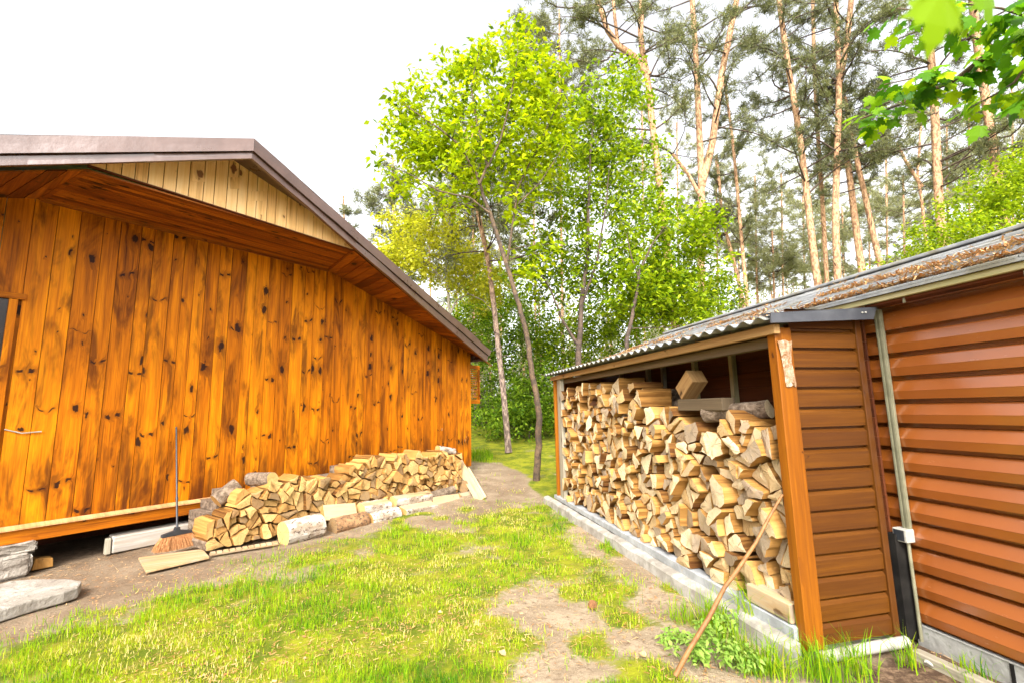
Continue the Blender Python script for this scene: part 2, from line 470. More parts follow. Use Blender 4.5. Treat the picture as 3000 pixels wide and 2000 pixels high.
MAT["stick"] = simple("bare_stick", (0.26, 0.12, 0.035), (0.16, 0.068, 0.02), 14, 0.6, 0.5, 40, c3=(0.16, 0.07, 0.03))
MAT["wrap"] = simple("clear_plastic_wrap", (0.36, 0.25, 0.16), (0.20, 0.09, 0.03), 22, 0.18, 0.9, 26, spec=0.8, dist=0.02)
MAT["cone"] = simple("pine_cone_scale", (0.16, 0.07, 0.03), (0.28, 0.13, 0.05), 60, 0.7, 0.3, 80)


def fibre_roof():
    t = NT("fibre_cement_sheet")
    pos = t.n("TexCoord").outputs["Object"]
    n = t.noise(pos, 5.0, 6, 0.65)
    col = t.mix(t.step(n, 0.35, 0.65), (0.17, 0.175, 0.18), (0.27, 0.27, 0.26))
    col = t.mix(t.math("MULTIPLY", t.step(t.noise(pos, 2.2, 5, 0.6), 0.5, 0.62), 0.7), col, (0.15, 0.13, 0.08))
    return t.principled(col, 0.85, t.bump(t.noise(pos, 70.0, 4), 0.4, 0.006), 0.2)


MAT["fibre"] = fibre_roof()
MAT["litter"] = leaf_mat("fallen_pine_needles", [(0.0, (0.30, 0.13, 0.05)), (0.5, (0.48, 0.24, 0.09)), (1.0, (0.60, 0.40, 0.20))], 0.1)


def pine_bark():
    t = NT("pine_bark")
    pos = t.n("NewGeometry").outputs["Position"]
    r = t.attr("rnd")
    z = t.n("SeparateXYZ", {0: pos}).outputs[2]
    a = t.noise(t.vmul(pos, (13, 13, 5.5)), 1.0, 6, 0.7, 0.4)
    b = t.noise(pos, 2.4, 4, 0.6)
    zz = t.math("ADD", t.math("MULTIPLY_ADD", b, 3.0, z), t.math("MULTIPLY", r, 7.0))
    up_ = t.step(zz, 4.5, 9.5)
    low = t.mix(t.step(a, 0.42, 0.60), (0.10, 0.07, 0.055), (0.30, 0.22, 0.165))
    hi = t.mix(t.step(a, 0.38, 0.60), (0.18, 0.092, 0.05), (0.52, 0.31, 0.17))
    col = t.mix(up_, low, hi)
    return t.principled(col, 0.85, t.bump(a, 0.9, 0.03), 0.2)


MAT["pine_bark"] = pine_bark()
MAT["dark_branch"] = simple("dark_branch", (0.045, 0.03, 0.022), (0.10, 0.065, 0.045), 9, 0.85, 0.6, 30)
MAT["tree_bark"] = simple("young_tree_bark", (0.04, 0.027, 0.017), (0.12, 0.075, 0.04), 8, 0.85, 0.8, 30, dist=0.02, c3=(0.17, 0.105, 0.045))
MAT["needle"] = leaf_mat("pine_needles", [(0.0, (0.09, 0.10, 0.055)), (0.5, (0.17, 0.18, 0.090)), (1.0, (0.29, 0.285, 0.14))], 0.4)
MAT["needle_hazed"] = leaf_mat("haze_paled_needles", [(0.0, (0.20, 0.21, 0.12)), (0.5, (0.31, 0.31, 0.17)), (1.0, (0.44, 0.42, 0.23))], 0.45)  # paler needle copy for far pines, haze put into the colour
MAT["lime"] = leaf_mat("lime_leaf", [(0.0, (0.085, 0.155, 0.006)), (0.35, (0.27, 0.37, 0.007)), (1.0, (0.52, 0.57, 0.008))], 0.55)
MAT["yellow"] = leaf_mat("yellow_green_leaf", [(0.0, (0.26, 0.28, 0.02)), (0.5, (0.50, 0.49, 0.03)), (1.0, (0.68, 0.62, 0.06))], 0.55)
MAT["green"] = leaf_mat("mid_green_leaf", [(0.0, (0.04, 0.09, 0.006)), (0.45, (0.17, 0.27, 0.009)), (1.0, (0.40, 0.48, 0.013))], 0.52)
MAT["dark_green"] = leaf_mat("dark_green_leaf", [(0.0, (0.03, 0.08, 0.010)), (0.5, (0.11, 0.21, 0.014)), (1.0, (0.28, 0.40, 0.028))], 0.5)
MAT["maple"] = leaf_mat("maple_leaf", [(0.0, (0.03, 0.12, 0.010)), (0.5, (0.11, 0.27, 0.009)), (1.0, (0.42, 0.58, 0.010))], 0.55, 0.4)
MAT["grass"] = leaf_mat("grass_blade", [(0.0, (0.74, 0.58, 0.28)), (0.10, (0.54, 0.45, 0.10)), (0.22, (0.42, 0.46, 0.014)), (0.55, (0.29, 0.44, 0.009)), (0.85, (0.15, 0.32, 0.010)), (1.0, (0.05, 0.16, 0.010))], 0.45)
MAT["weed"] = leaf_mat("weed_leaf", [(0.0, (0.14, 0.30, 0.03)), (1.0, (0.36, 0.48, 0.10))], 0.4)


def ground_mat():
    t = NT("yard_ground")
    pos = t.n("NewGeometry").outputs["Position"]
    g = t.attr("lawn"); dk = t.attr("dark")
    n1 = t.noise(pos, 3.0, 8, 0.7); n2 = t.noise(pos, 22.0, 6, 0.7); n3 = t.noise(pos, 0.9, 4, 0.6)
    n4 = t.noise(pos, 90.0, 3, 0.6)
    soil = t.mix(t.step(n1, 0.35, 0.65), (0.215, 0.158, 0.102), (0.34, 0.265, 0.178))
    soil = t.mix(t.step(n2, 0.50, 0.72), soil, (0.13, 0.082, 0.05))
    soil = t.mix(t.math("MULTIPLY", t.step(n4, 0.58, 0.70), 0.7), soil, (0.50, 0.38, 0.25))
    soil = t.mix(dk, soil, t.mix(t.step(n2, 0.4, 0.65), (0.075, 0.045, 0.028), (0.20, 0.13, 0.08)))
    moss = t.mix(t.step(n1, 0.36, 0.62), (0.23, 0.235, 0.012), (0.085, 0.115, 0.008))
    moss = t.mix(t.step(n2, 0.52, 0.70), moss, (0.26, 0.19, 0.06))
    gm = t.step(t.math("ADD", g, t.math("MULTIPLY_ADD", n2, 0.9, -0.45)), 0.30, 0.62)
    col = t.mix(gm, soil, moss)
    h = t.math("ADD", n2, t.math("MULTIPLY", n4, 0.5))
    return t.principled(col, 0.95, t.bump(h, 0.7, 0.03), 0.1)


MAT["ground"] = ground_mat()

# ------------------------------------------------------------------ world and sun (bright overcast)
SUN_EL, SUN_AZ = math.radians(42), math.radians(188)          # azimuth clockwise from +Y
world = bpy.data.worlds.new("World"); scene.world = world; world.use_nodes = True
wt = world.node_tree; wt.nodes.clear()
sky = wt.nodes.new("ShaderNodeTexSky"); sky.sky_type = "NISHITA"; sky.sun_disc = False
sky.sun_elevation = SUN_EL; sky.sun_rotation = SUN_AZ; sky.altitude = 100; sky.air_density = 1.0; sky.dust_density = 4.0; sky.ozone_density = 1.0
bw = wt.nodes.new("ShaderNodeRGBToBW"); wt.links.new(sky.outputs[0], bw.inputs[0])
mixw = wt.nodes.new("ShaderNodeMix"); mixw.data_type = "RGBA"; mixw.inputs[0].default_value = 0.93
wt.links.new(sky.outputs[0], mixw.inputs[6]); wt.links.new(bw.outputs[0], mixw.inputs[7])
bg = wt.nodes.new("ShaderNodeBackground"); bg.inputs[1].default_value = 0.15
wo = wt.nodes.new("ShaderNodeOutputWorld")
geo = wt.nodes.new("ShaderNodeNewGeometry"); sepw = wt.nodes.new("ShaderNodeSeparateXYZ"); wt.links.new(geo.outputs["Normal"], sepw.inputs[0])
mrw = wt.nodes.new("ShaderNodeMapRange"); wt.links.new(sepw.outputs[2], mrw.inputs[0])
for k_, v_ in (("From Min", 0.0), ("From Max", 1.0), ("To Min", 0.95), ("To Max", 1.8)): mrw.inputs[k_].default_value = v_
mulw = wt.nodes.new("ShaderNodeVectorMath"); mulw.operation = "SCALE"; wt.links.new(mixw.outputs[2], mulw.inputs[0]); wt.links.new(mrw.outputs[0], mulw.inputs["Scale"])
wt.links.new(mulw.outputs[0], bg.inputs[0]); wt.links.new(bg.outputs[0], wo.inputs[0])
sl = bpy.data.lights.new("sun", "SUN"); sl.energy = 0.75; sl.angle = math.radians(20); sl.color = (1.0, 0.95, 0.86)
so = bpy.data.objects.new("sun", sl); COL.objects.link(so)
sdir = Vector((math.sin(SUN_AZ) * math.cos(SUN_EL), math.cos(SUN_AZ) * math.cos(SUN_EL), math.sin(SUN_EL)))
so.rotation_euler = sdir.to_track_quat("Z", "Y").to_euler(); so.location = (0, -10, 20)
scene.view_settings.view_transform = "Standard"; scene.view_settings.look = "None"
scene.view_settings.exposure = 2.55; scene.view_settings.gamma = 1.0

# ------------------------------------------------------------------ ground
LAWN = [(-60, 1510), (130, 1452), (350, 1372), (430, 1345), (560, 1298), (700, 1272), (830, 1246), (930, 1212), (1080, 1212), (1130, 1180), (1210, 1160), (1265, 1150),
        (1275, 1180), (1330, 1250), (1370, 1310), (1450, 1342), (1400, 1362), (1290, 1345), (1185, 1352), (1160, 1400), (1215, 1455), (1190, 1520), (1230, 1640), (-60, 1640)]
BACK = [(1060, 975), (1600, 975), (1600, 1150), (1255, 1148), (1225, 1118), (1200, 1082), (1150, 1062), (1060, 1050)]
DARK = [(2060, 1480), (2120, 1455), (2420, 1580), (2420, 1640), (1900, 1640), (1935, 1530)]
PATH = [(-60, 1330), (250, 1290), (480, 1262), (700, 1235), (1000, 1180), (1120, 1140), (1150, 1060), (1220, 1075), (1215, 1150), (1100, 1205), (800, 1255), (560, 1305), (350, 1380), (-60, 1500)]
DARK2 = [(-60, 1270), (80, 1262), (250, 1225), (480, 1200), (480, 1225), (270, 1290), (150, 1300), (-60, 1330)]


def poly_sd(X, Y, poly):
    d = np.full(X.shape, 1e9); ins = np.zeros(X.shape, bool)
    n = len(poly)
    for i in range(n):
        ax, ay = poly[i]; bx, by = poly[(i + 1) % n]
        ex, ey = bx - ax, by - ay
        t = np.clip(((X - ax) * ex + (Y - ay) * ey) / (ex * ex + ey * ey), 0, 1)
        d = np.minimum(d, np.hypot(X - ax - t * ex, (Y - ay - t * ey) * 1.8))
        with np.errstate(divide="ignore", invalid="ignore"):
            c = ((ay > Y) != (by > Y)) & (X < (bx - ax) * (Y - ay) / (by - ay + 1e-9) + ax)
        ins ^= c
    return np.where(ins, d, -d)


class VNoise:
    """smooth value noise on the ground plane"""
    def __init__(s, seed): s.g = np.random.default_rng(seed).random((128, 128))
    def __call__(s, x, y, sc):
        x = np.asarray(x) * sc; y = np.asarray(y) * sc
        i = np.floor(x).astype(int); j = np.floor(y).astype(int); fx = x - i; fy = y - j
        fx = fx * fx * (3 - 2 * fx); fy = fy * fy * (3 - 2 * fy)
        g = lambda a, b: s.g[a % 128, b % 128]
        return (g(i, j) * (1 - fx) + g(i + 1, j) * fx) * (1 - fy) + (g(i, j + 1) * (1 - fx) + g(i + 1, j + 1) * fx) * fy


VN = VNoise(3)


def soft(sd, w): return np.clip(sd / w * 0.5 + 0.5, 0, 1)


def masks(x, y):
    x = np.asarray(x, float); y = np.asarray(y, float)
    P = np.stack([x, y, zg(x, y) - EYE], -1)
    dz = P @ fw
    ok = dz > 0.6
    dd = np.where(ok, dz, 1)
    X = (1500 + F_PX * (P @ rt) / dd) / K; Y = (1000 - F_PX * (P @ up) / dd) / K
    n = VN(x, y, 2.3) - 0.5; n2 = VN(x + 9, y, 7.0) - 0.5
    lawn = np.maximum(soft(poly_sd(X, Y, LAWN) + n * 70 + n2 * 45, 85), soft(poly_sd(X, Y, BACK) + n * 14, 16))
    patch = np.clip((VN(x + 31, y + 7, 1.5) - 0.5) * 1.5 + (VN(x, y + 50, 5.0) - 0.5) * 1.0, -1, 1)
    lawn = np.clip(lawn * (0.90 + 0.60 * patch), 0, 1)
    sparse = np.clip((VN(x + 5, y + 3, 3.1) - 0.44) * 2.0, 0, 0.7) * (Y > 1150)
    lawn = np.maximum(lawn, sparse * (poly_sd(X, Y, DARK) < 0) * (X > 900))
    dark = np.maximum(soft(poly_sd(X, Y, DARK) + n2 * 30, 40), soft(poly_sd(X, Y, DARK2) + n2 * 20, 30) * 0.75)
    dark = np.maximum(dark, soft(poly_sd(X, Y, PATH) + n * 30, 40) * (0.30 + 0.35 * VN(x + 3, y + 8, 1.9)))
    far = np.clip((y - 12.5) / 3, 0, 1)
    lawn = np.where(ok, lawn, 0.5); dark = np.where(ok, dark, 0)
    return np.maximum(lawn, far * 0.8 * (np.abs(n) < 0.4)), dark, X, Y


def axis(lo, hi, f0, f1, step):
    a = np.arange(f0, f1 + 1e-6, step); out = list(a); g = step
    while out[-1] < hi: g *= 1.25; out.append(out[-1] + g)
    g = step
    while out[0] > lo: g *= 1.25; out.insert(0, out[0] - g)
    return np.array(out)


gx = axis(-500, 500, -6.5, 4.5, 0.06); gy = axis(-300, 900, 2.0, 12.0, 0.06)
GX, GY = np.meshgrid(gx, gy)
lawn_v, dark_v, _, _ = masks(GX, GY)
bumpz = (VN(GX + 3, GY, 1.1) - 0.5) * 0.035 + (VN(GX, GY + 9, 5.5) - 0.5) * 0.014
near = np.clip(1 - np.abs(GY - 7) / 30, 0, 1)
GZ = zg(GX, GY) + bumpz * near * (np.abs(GX) < 12) - 0.02
me = bpy.data.meshes.new("ground")
nx, ny = len(gx), len(gy)
co = np.stack([GX, GY, GZ], -1).reshape(-1, 3)
idx = np.arange(nx * ny).reshape(ny, nx)
fc = np.stack([idx[:-1, :-1], idx[:-1, 1:], idx[1:, 1:], idx[1:, :-1]], -1).reshape(-1, 4)
me.vertices.add(len(co)); me.vertices.foreach_set("co", co.ravel().astype(np.float32))
me.loops.add(fc.size); me.loops.foreach_set("vertex_index", fc.ravel().astype(np.int32))
me.polygons.add(len(fc)); me.polygons.foreach_set("loop_start", np.arange(0, fc.size, 4, dtype=np.int32))
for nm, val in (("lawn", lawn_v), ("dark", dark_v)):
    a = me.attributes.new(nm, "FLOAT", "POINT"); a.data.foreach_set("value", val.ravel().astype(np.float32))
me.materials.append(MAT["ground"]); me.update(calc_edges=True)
me.polygons.foreach_set("use_smooth", np.ones(len(fc), bool))
link_mesh("ground", me, kind="structure", label="sandy yard ground with worn dirt path and mossy lawn")

def clip_half(poly, p, n):
    """keep the side of the line through p with (q - p).n <= 0; edges carry a flag"""
    out = []
    m = len(poly)
    for i in range(m):
        (a, fa), (b, fb) = poly[i], poly[(i + 1) % m]
        da, db = (a - p) @ n, (b - p) @ n
        if da <= 0: out.append((a, fa if db <= 0 else fa))
        if da * db < 0:
            t = da / (da - db); q = a + (b - a) * t
            out.append((q, "cut" if da <= 0 else fa))
    return out


def area_c(poly):
    P = np.array([q for q, _ in poly]); x, y = P[:, 0], P[:, 1]; x1, y1 = np.roll(x, -1), np.roll(y, -1)
    c = x * y1 - x1 * y; A = c.sum() / 2
    return A, np.array([((x + x1) * c).sum(), ((y + y1) * c).sum()]) / (6 * A + 1e-12)


# ------------------------------------------------------------------ cabin
cabin = empty("wooden_cabin", CAB0, -AW, label="orange stained wooden cabin with vertical knotty boards and brown metal roof edge", cat="cabin")
SOF = 4.10
D_L, D_R, D_AP = -3.0, 8.2, 2.62
S1, S2 = 0.81, 4.43                                                # where the flat soffit meets the wall


def wall_top(d):
    if d < S1: return SOF - 0.31 * (S1 - d)
    if d > S2: return SOF - 0.308 * (d - S2)
    return SOF


w = MB(); d = D_L
cuts = [D_L]
while cuts[-1] < D_R - 0.25: cuts.append(cuts[-1] + random.choice([0.14, 0.165, 0.185, 0.2, 0.215]))
cuts.append(D_R)
for a, b in zip(cuts[:-1], cuts[1:]):
    lo = 0.470 if a < 7.3 else 0.33
    if a < 0.74 and b > -0.3: lo = 2.97
    cut_in = [c for c in (S1, S2) if a < c < b]
    xs = [a + 0.003] + cut_in + [b - 0.003]
    rr = random.random()
    # most boards have a second milled groove, so two tones per board
    for x0, x1 in zip(xs[:-1], xs[1:]):
        f = random.uniform(-0.002, 0.002)
        pts = [(f, x0, lo), (f, x1, lo), (f, x1, wall_top(x1)), (f, x0, wall_top(x0))]
        k0 = len(w.uv); w.prism(pts, (-0.025, 0, 0), 0, rr, (1, 2))
        for q_ in range(k0, k0 + 8): w.uv[q_] = (w.uv[q_][0] - (a + b) / 2, w.uv[q_][1])
w.box((-0.06, D_L, 0.40), (-0.03, -0.3, 4.2), m=0)
w.box((-0.06, 0.74, 0.40), (-0.03, D_R - 0.01, 2.9), m=0)
w.prism([(-0.03, 0.74, 2.9), (-0.03, D_R - 0.01, 2.9), (-0.03, S2, 4.08), (-0.03, S1, 4.08), (-0.03, 0.74, 4.05)], (-0.03, 0, 0), 0, 0.3, (1, 2))
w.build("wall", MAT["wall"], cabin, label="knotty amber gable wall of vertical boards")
w = MB()
for y, s in ((D_R - 0.03, 1), (D_L + 0.03, -1)):
    x = -8.0
    while x < -0.06:
        w.box((x, y - 0.03 * (s < 0), 0.45), (min(x + 0.19, -0.06), y + 0.03 * (s > 0) + 0.0, 2.9), m=0); x += 0.194
w.box((-8.03, D_L, 0.45), (-8.0, D_R, 3.6), grain=2)
w.build("side_wall", MAT["wall"], cabin)
w = MB()
w.box((-8.0, D_L + 0.1, 0.34), (-0.05, D_R - 0.05, 0.44), grain=1)
w.box((-1.6, D_L, -0.1), (-1.4, D_R, 0.34), grain=1)
w.build("floor_frame", MAT["dark_board"], cabin)
w = MB()
w.box((-0.035, D_L, 0.305), (0.035, 7.3, 0.44), grain=1, r=0.31)
w.build("sill_beam", MAT["sill"], cabin, bevel=0.006)
w = MB()
w.prism([(0.0, D_L, 0.442), (0.075, D_L, 0.446), (0.075, D_L, 0.462), (0.0, D_L, 0.488)], (0, 7.3 - D_L, 0), 0, 0.5, (0, 2))
w.build("drip_strip", MAT["trim"], cabin)
# door at the left edge of the view
door = MB(); door.box((-0.028, -0.25, 0.49), (-0.012, 0.685, 2.90), grain=2)
door.build("door", MAT["glass"], cabin, label="dark narrow door face")
w = MB()
w.box((-0.03, 0.672, 0.49), (0.022, 0.742, 2.90), grain=2, r=0.7); w.box((-0.03, -0.32, 0.49), (0.022, -0.25, 2.90), grain=2)
w.box((-0.03, -0.36, 2.902), (0.03, 0.80, 2.968), grain=1, r=0.2)
w.build("door_frame", MAT["wall"], cabin, bevel=0.004)
w = MB()
p0 = cab_px(10, 985, 0.02); p1 = cab_px(96, 990, 0.02); pm = cab_px(50, 994, 0.02)
w.tube([(0.012, *p0), (0.016, *pm), (0.012, *p1)], 0.006, 6); w.build("string", MAT["white_plastic"], cabin)

# leaning gable end: x = 1.25 + 0.73 (z - 4.1)
GN = np.array([1.0, 0, -0.73]); GN /= np.linalg.norm(GN)
GNW = Wn * GN[0] + Z3 * GN[2]; GP0 = cab(1.25, 0, 4.1)


def gp(px, py, out=0.0):
    q = on_plane(px, py, GP0 + GNW * out, GNW) - CAB0
    return np.array([q @ Wn, q @ Wd, q[2]])


def line_at(a, b, d):
    t = (d - a[1]) / (b[1] - a[1]); return a + t * (b - a)


topA, topR, topL0 = gp(581, 321), gp(1126, 806), gp(0, 312)
DL_E = 2 * topA[1] - topR[1]
topL = line_at(topA, topL0, DL_E)


def upright(px, py, e):
    """the verge boards stand upright under the roof edge topA-e"""
    n = np.cross(e - topA, Z3); n /= np.linalg.norm(n)
    nw = Wn * n[0] + Wd * n[1] + Z3 * n[2]
    q = on_plane(px, py, cab(*topA), nw) - CAB0
    return np.array([q @ Wn, q @ Wd, q[2]])


midR, botR = upright(1121, 818, topR), upright(1117, 830, topR)
midL0, botL0 = upright(0, 359, topL), upright(0, 381, topL)
zm, zb_ = upright(581, 352, topR)[2], upright(586, 369, topR)[2]
midA, botA = np.array([topA[0], topA[1], zm]), np.array([topA[0], topA[1], zb_])
midL, botL = line_at(midA, midL0, DL_E), line_at(botA, botL0, DL_E)
GF = np.array([1.0, 0, 0])
BACK_X = -8.6


w = MB()
# sheet metal in two lapped strips; corners split at the apex; slightly dented
def wavy(a, b, n, amp, seed):
    rg = np.random.default_rng(seed); pts = []
    for i in range(n + 1):
        t = i / n; p = a + (b - a) * t
        if 0 < i < n: p = p + np.array([0, 0, rg.normal(0, amp)]) + GF * rg.normal(0, amp * 1.2)
        pts.append(p)
    return pts
def strip(mb, A, B, C, E, out, th, seed):
    n = 14
    a = wavy(A, B, n, 0.0035, seed); c = wavy(C, E, n, 0.0035, seed + 1); m_ = [0.5 * (p + q) + GF * np.random.default_rng(seed + 7 + i).normal(0, 0.004) for i, (p, q) in enumerate(zip(a, c))]
    o = GF * out
    for i in range(n):
        for U_, L_ in ((a, m_), (m_, c)):
            q = [L_[i] + o, L_[i + 1] + o, U_[i + 1] + o, U_[i] + o]
            mb.face(q, None, 0, 0.5, True)
    mb.face([C + o, C + o - GF * th, E + o - GF * th, E + o]); mb.face([A + o, B + o, B + o - GF * th, A + o - GF * th])
    for X_, Y_ in ((A, C), (B, E)): mb.face([X_ + o, X_ + o - GF * th, Y_ + o - GF * th, Y_ + o])
up_m = lambda T, Mm: Mm + (T - Mm) * 0.06
strip(w, topA, topR, up_m(topA, midA), up_m(topR, midR), 0.035, 0.06, 1)
strip(w, topL, topA, up_m(topL, midL), up_m(topA, midA), 0.035, 0.06, 2)
strip(w, midA, midR, botA, botR, 0.008, 0.05, 3)
strip(w, midL, midA, botL, botA, 0.008, 0.05, 4)
w.build("fascia", MAT["brown_metal"], cabin, label="brown sheet metal verge in two lapped strips")
# roof planes
w = MB()
th = np.array([0, 0, -0.05])
ridge_b = np.array([BACK_X, topA[1], topA[2]])
for e in (topR, topL):
    eb = np.array([BACK_X, e[1], e[2]])
    q = [topA - GF * 0.02, e - GF * 0.02, eb, ridge_b] if e is topR else [e - GF * 0.02, topA - GF * 0.02, ridge_b, eb]
    q = [p + np.array([0, 0, -0.004]) for p in q]
    w.prism(q, th, 0, 0.4, (1, 0))
w.build("roof", MAT["brown_metal"], cabin)
# eave edge on the right
w = MB()
eb = np.array([BACK_X, topR[1], topR[2]])
a_ = topR - GN * 0.03 + np.array([0, -0.012, -0.06]); c_ = botR - GN * 0.03 + np.array([0, -0.012, 0.0])
w.prism([c_, np.array([BACK_X, c_[1], c_[2]]), np.array([BACK_X, a_[1], a_[2]]), a_], (0, -0.03, 0), 0, 0.4, (0, 2))
w.build("eave_board", MAT["brown_metal"], cabin)
# pale gable boards (in the leaning plane, behind the metal)
gv = lambda px, py, o=1.25: np.array([o, *cab_px(px, py, o)])
gL, gR = gv(203, 378), gv(812, 574)
gA = gv(586, 364)
GN = np.array([1.0, 0, 0])
GZL = min(gL[2], gR[2])
w = MB()
eU = (gR - gL); eU /= np.linalg.norm(eU)
tV = Z3
Mi = np.linalg.inv(np.array([[eU @ eU, eU @ tV], [eU @ tV, tV @ tV]]))
to2 = lambda p: Mi @ np.array([(p - gL) @ eU, (p - gL) @ tV])
tri = [(to2(q), "e") for q in (gL, gR, gA)]
a_ = 0.0; aR = tri[1][0][0]
while a_ < aR - 0.01:
    e_ = a_ + random.choice([0.115, 0.125, 0.14, 0.15])
    c_ = clip_half(clip_half(tri, np.array([a_ + 0.0045, 0]), np.array([-1.0, 0])), np.array([e_ - 0.0045, 0]), np.array([1.0, 0]))
    if len(c_) > 2:
        f = GN * random.uniform(-0.002, 0.002); rr = random.random()
        k0 = len(w.uv); P3 = [gL + eU * q[0] + tV * q[1] + f for q, _ in c_]
        w.prism(P3, -GN * 0.02, 0, rr, (1, 2))
        for i_, (q, _) in enumerate(c_): w.uv[k0 + i_] = (float(q[0]), float(q[1]))
    a_ = e_
w.build("gable_panel", MAT["gable"], cabin, label="pale bare pine gable triangle")
for (x0, y0, x1, y1) in ((441, 372, 470, 418), (530, 408, 551, 434), (571, 440, 612, 462)):
    q = [gv(x0, y1, 1.256), gv(x1, y1, 1.256), gv(x1, y0, 1.256), gv(x0, y0, 1.256)]
    w = MB(); w.prism(q, -GN * 0.005, 0, random.random(), (1, 2)); w.build("repair_patch", MAT["gable"], cabin)
# black backing behind boards, a thin frame line under the gable boards
w = MB(); w.prism([gL, gR, gA], GN * -0.03, 0, 0.5, (1, 2))
for f in range(len(w.v)): w.v[f] = tuple(np.array(w.v[f]) - GN * 0.024)
q0, q1 = gL + np.array([0.012, 0, -0.018]), gR + np.array([0.012, 0, -0.018])
w.prism([q0, q1, q1 + (0, 0, 0.012), q0 + (0, 0, 0.012)], (-0.05, 0, 0), 0, 0.5, (1, 2))
w.build("gable_backing", MAT["dark_board"], cabin)
w = MB()
for g_, e_ in ((gR, botR), (gL, botL)):
    f_ = line_at(botA, e_, g_[1])
    w.prism([gA + (-0.02, 0, 0.01), botA + (-0.02, 0, 0.01), f_ + (-0.02, 0, 0.01), g_ + (-0.02, 0, 0.01)], (0, 0, 0.012), 0, 0.4, (0, 1))
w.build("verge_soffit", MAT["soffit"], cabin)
# soffits: flat one with boards along the wall, sloping ones with boards out from the wall
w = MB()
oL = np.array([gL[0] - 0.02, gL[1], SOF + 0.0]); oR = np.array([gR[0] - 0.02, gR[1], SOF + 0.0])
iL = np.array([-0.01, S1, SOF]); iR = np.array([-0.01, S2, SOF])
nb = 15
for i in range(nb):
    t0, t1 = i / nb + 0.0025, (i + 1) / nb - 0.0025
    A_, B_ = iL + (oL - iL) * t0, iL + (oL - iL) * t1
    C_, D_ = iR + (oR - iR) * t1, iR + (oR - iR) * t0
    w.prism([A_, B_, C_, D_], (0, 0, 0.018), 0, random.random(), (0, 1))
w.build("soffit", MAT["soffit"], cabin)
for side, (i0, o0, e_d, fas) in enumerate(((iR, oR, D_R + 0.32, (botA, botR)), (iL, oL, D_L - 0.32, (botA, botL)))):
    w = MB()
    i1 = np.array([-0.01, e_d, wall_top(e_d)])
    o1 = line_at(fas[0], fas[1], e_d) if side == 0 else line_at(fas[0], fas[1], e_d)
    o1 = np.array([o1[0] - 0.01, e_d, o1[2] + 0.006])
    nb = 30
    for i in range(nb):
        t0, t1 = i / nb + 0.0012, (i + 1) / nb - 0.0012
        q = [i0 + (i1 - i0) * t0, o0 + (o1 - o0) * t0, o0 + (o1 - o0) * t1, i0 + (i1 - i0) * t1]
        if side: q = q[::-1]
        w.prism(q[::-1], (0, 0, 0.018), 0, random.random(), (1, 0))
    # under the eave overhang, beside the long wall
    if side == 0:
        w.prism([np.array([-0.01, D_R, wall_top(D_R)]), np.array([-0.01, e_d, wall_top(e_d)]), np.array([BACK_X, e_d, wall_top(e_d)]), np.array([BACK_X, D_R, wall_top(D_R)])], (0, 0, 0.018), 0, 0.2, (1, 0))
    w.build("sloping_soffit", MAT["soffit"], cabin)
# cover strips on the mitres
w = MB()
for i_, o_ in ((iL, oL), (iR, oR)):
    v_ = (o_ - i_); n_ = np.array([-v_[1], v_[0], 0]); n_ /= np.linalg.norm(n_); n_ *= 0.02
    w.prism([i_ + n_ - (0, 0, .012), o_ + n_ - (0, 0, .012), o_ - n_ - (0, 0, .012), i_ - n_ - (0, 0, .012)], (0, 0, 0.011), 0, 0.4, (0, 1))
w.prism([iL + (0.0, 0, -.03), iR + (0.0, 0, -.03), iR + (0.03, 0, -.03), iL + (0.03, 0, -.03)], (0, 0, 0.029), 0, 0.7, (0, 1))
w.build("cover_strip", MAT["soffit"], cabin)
# open shutter on the long side wall
sh = MB()
s0, zt = cab_px(1084, 838, -0.25); s1, zb = cab_px(1102, 926, -0.25)
s0 = D_R + 0.01
for z0, z1 in ((zb, zb + 0.09), (zt - 0.09, zt)): sh.box((-0.27, s0, z0), (-0.24, s1, z1), grain=1)
sh.box((-0.27, s1 - 0.06, zb + 0.09), (-0.24, s1, zt - 0.09), grain=2); sh.box((-0.27, s0, zb + 0.09), (-0.24, s0 + 0.05, zt - 0.09), grain=2)
z = zb + 0.1
while z < zt - 0.12:
    sh.box((-0.27, s0 + 0.05, z), (-0.25, s1 - 0.06, z + 0.03)); z += 0.05
sh.build("window_shutter", MAT["wall"], cabin, label="small open shutter at the cabin corner")
for (px, py, s_) in ((1068, 1010, 0.018), (1015, 985, 0.02), (1071, 1003, 0.012)):
    q = cab_px(px, py, 0.003); P = [(0.003, q[0] + s_ * a, q[1] + s_ * b * 1.6) for a, b in ((-1, -1), (0.6, -0.7), (1, 0.9), (-0.2, 1))]
    fl = MB(); fl.face(P); fl.build("paint_flake", MAT["trim"], cabin)

# ------------------------------------------------------------------ things along the cabin
bm_ = MB(); bm_.box((-0.2, 0, 0.0), (0.0, 1.85, 0.185), grain=1, r=0.35)
d0 = cab_px(258, 1250, 0.0)[0]
q = cab(0.02, d0, 0.0)
bm_.build("timber_beam", MAT["beam"], loc=q, rot=(0, math.radians(3), -AW), bevel=0.012, label="whitewashed square timber lying under the cabin sill behind the broom", cat="beam")
wd = MB(); wd.prism([(0, 0, 0), (0.08, 0, 0), (0.07, 0, 0.17), (0.01, 0, 0.18)], (0, 0.05, 0), 0, 0.8, (0, 2))
wd.build("wood_wedge", MAT["grey_wood"], loc=cab(-0.06, d0 - 0.065, 0.0), rot=(0, 0, -AW), bevel=0.006, label="small grey wooden wedge standing at the end of the whitewashed timber", cat="wedge")


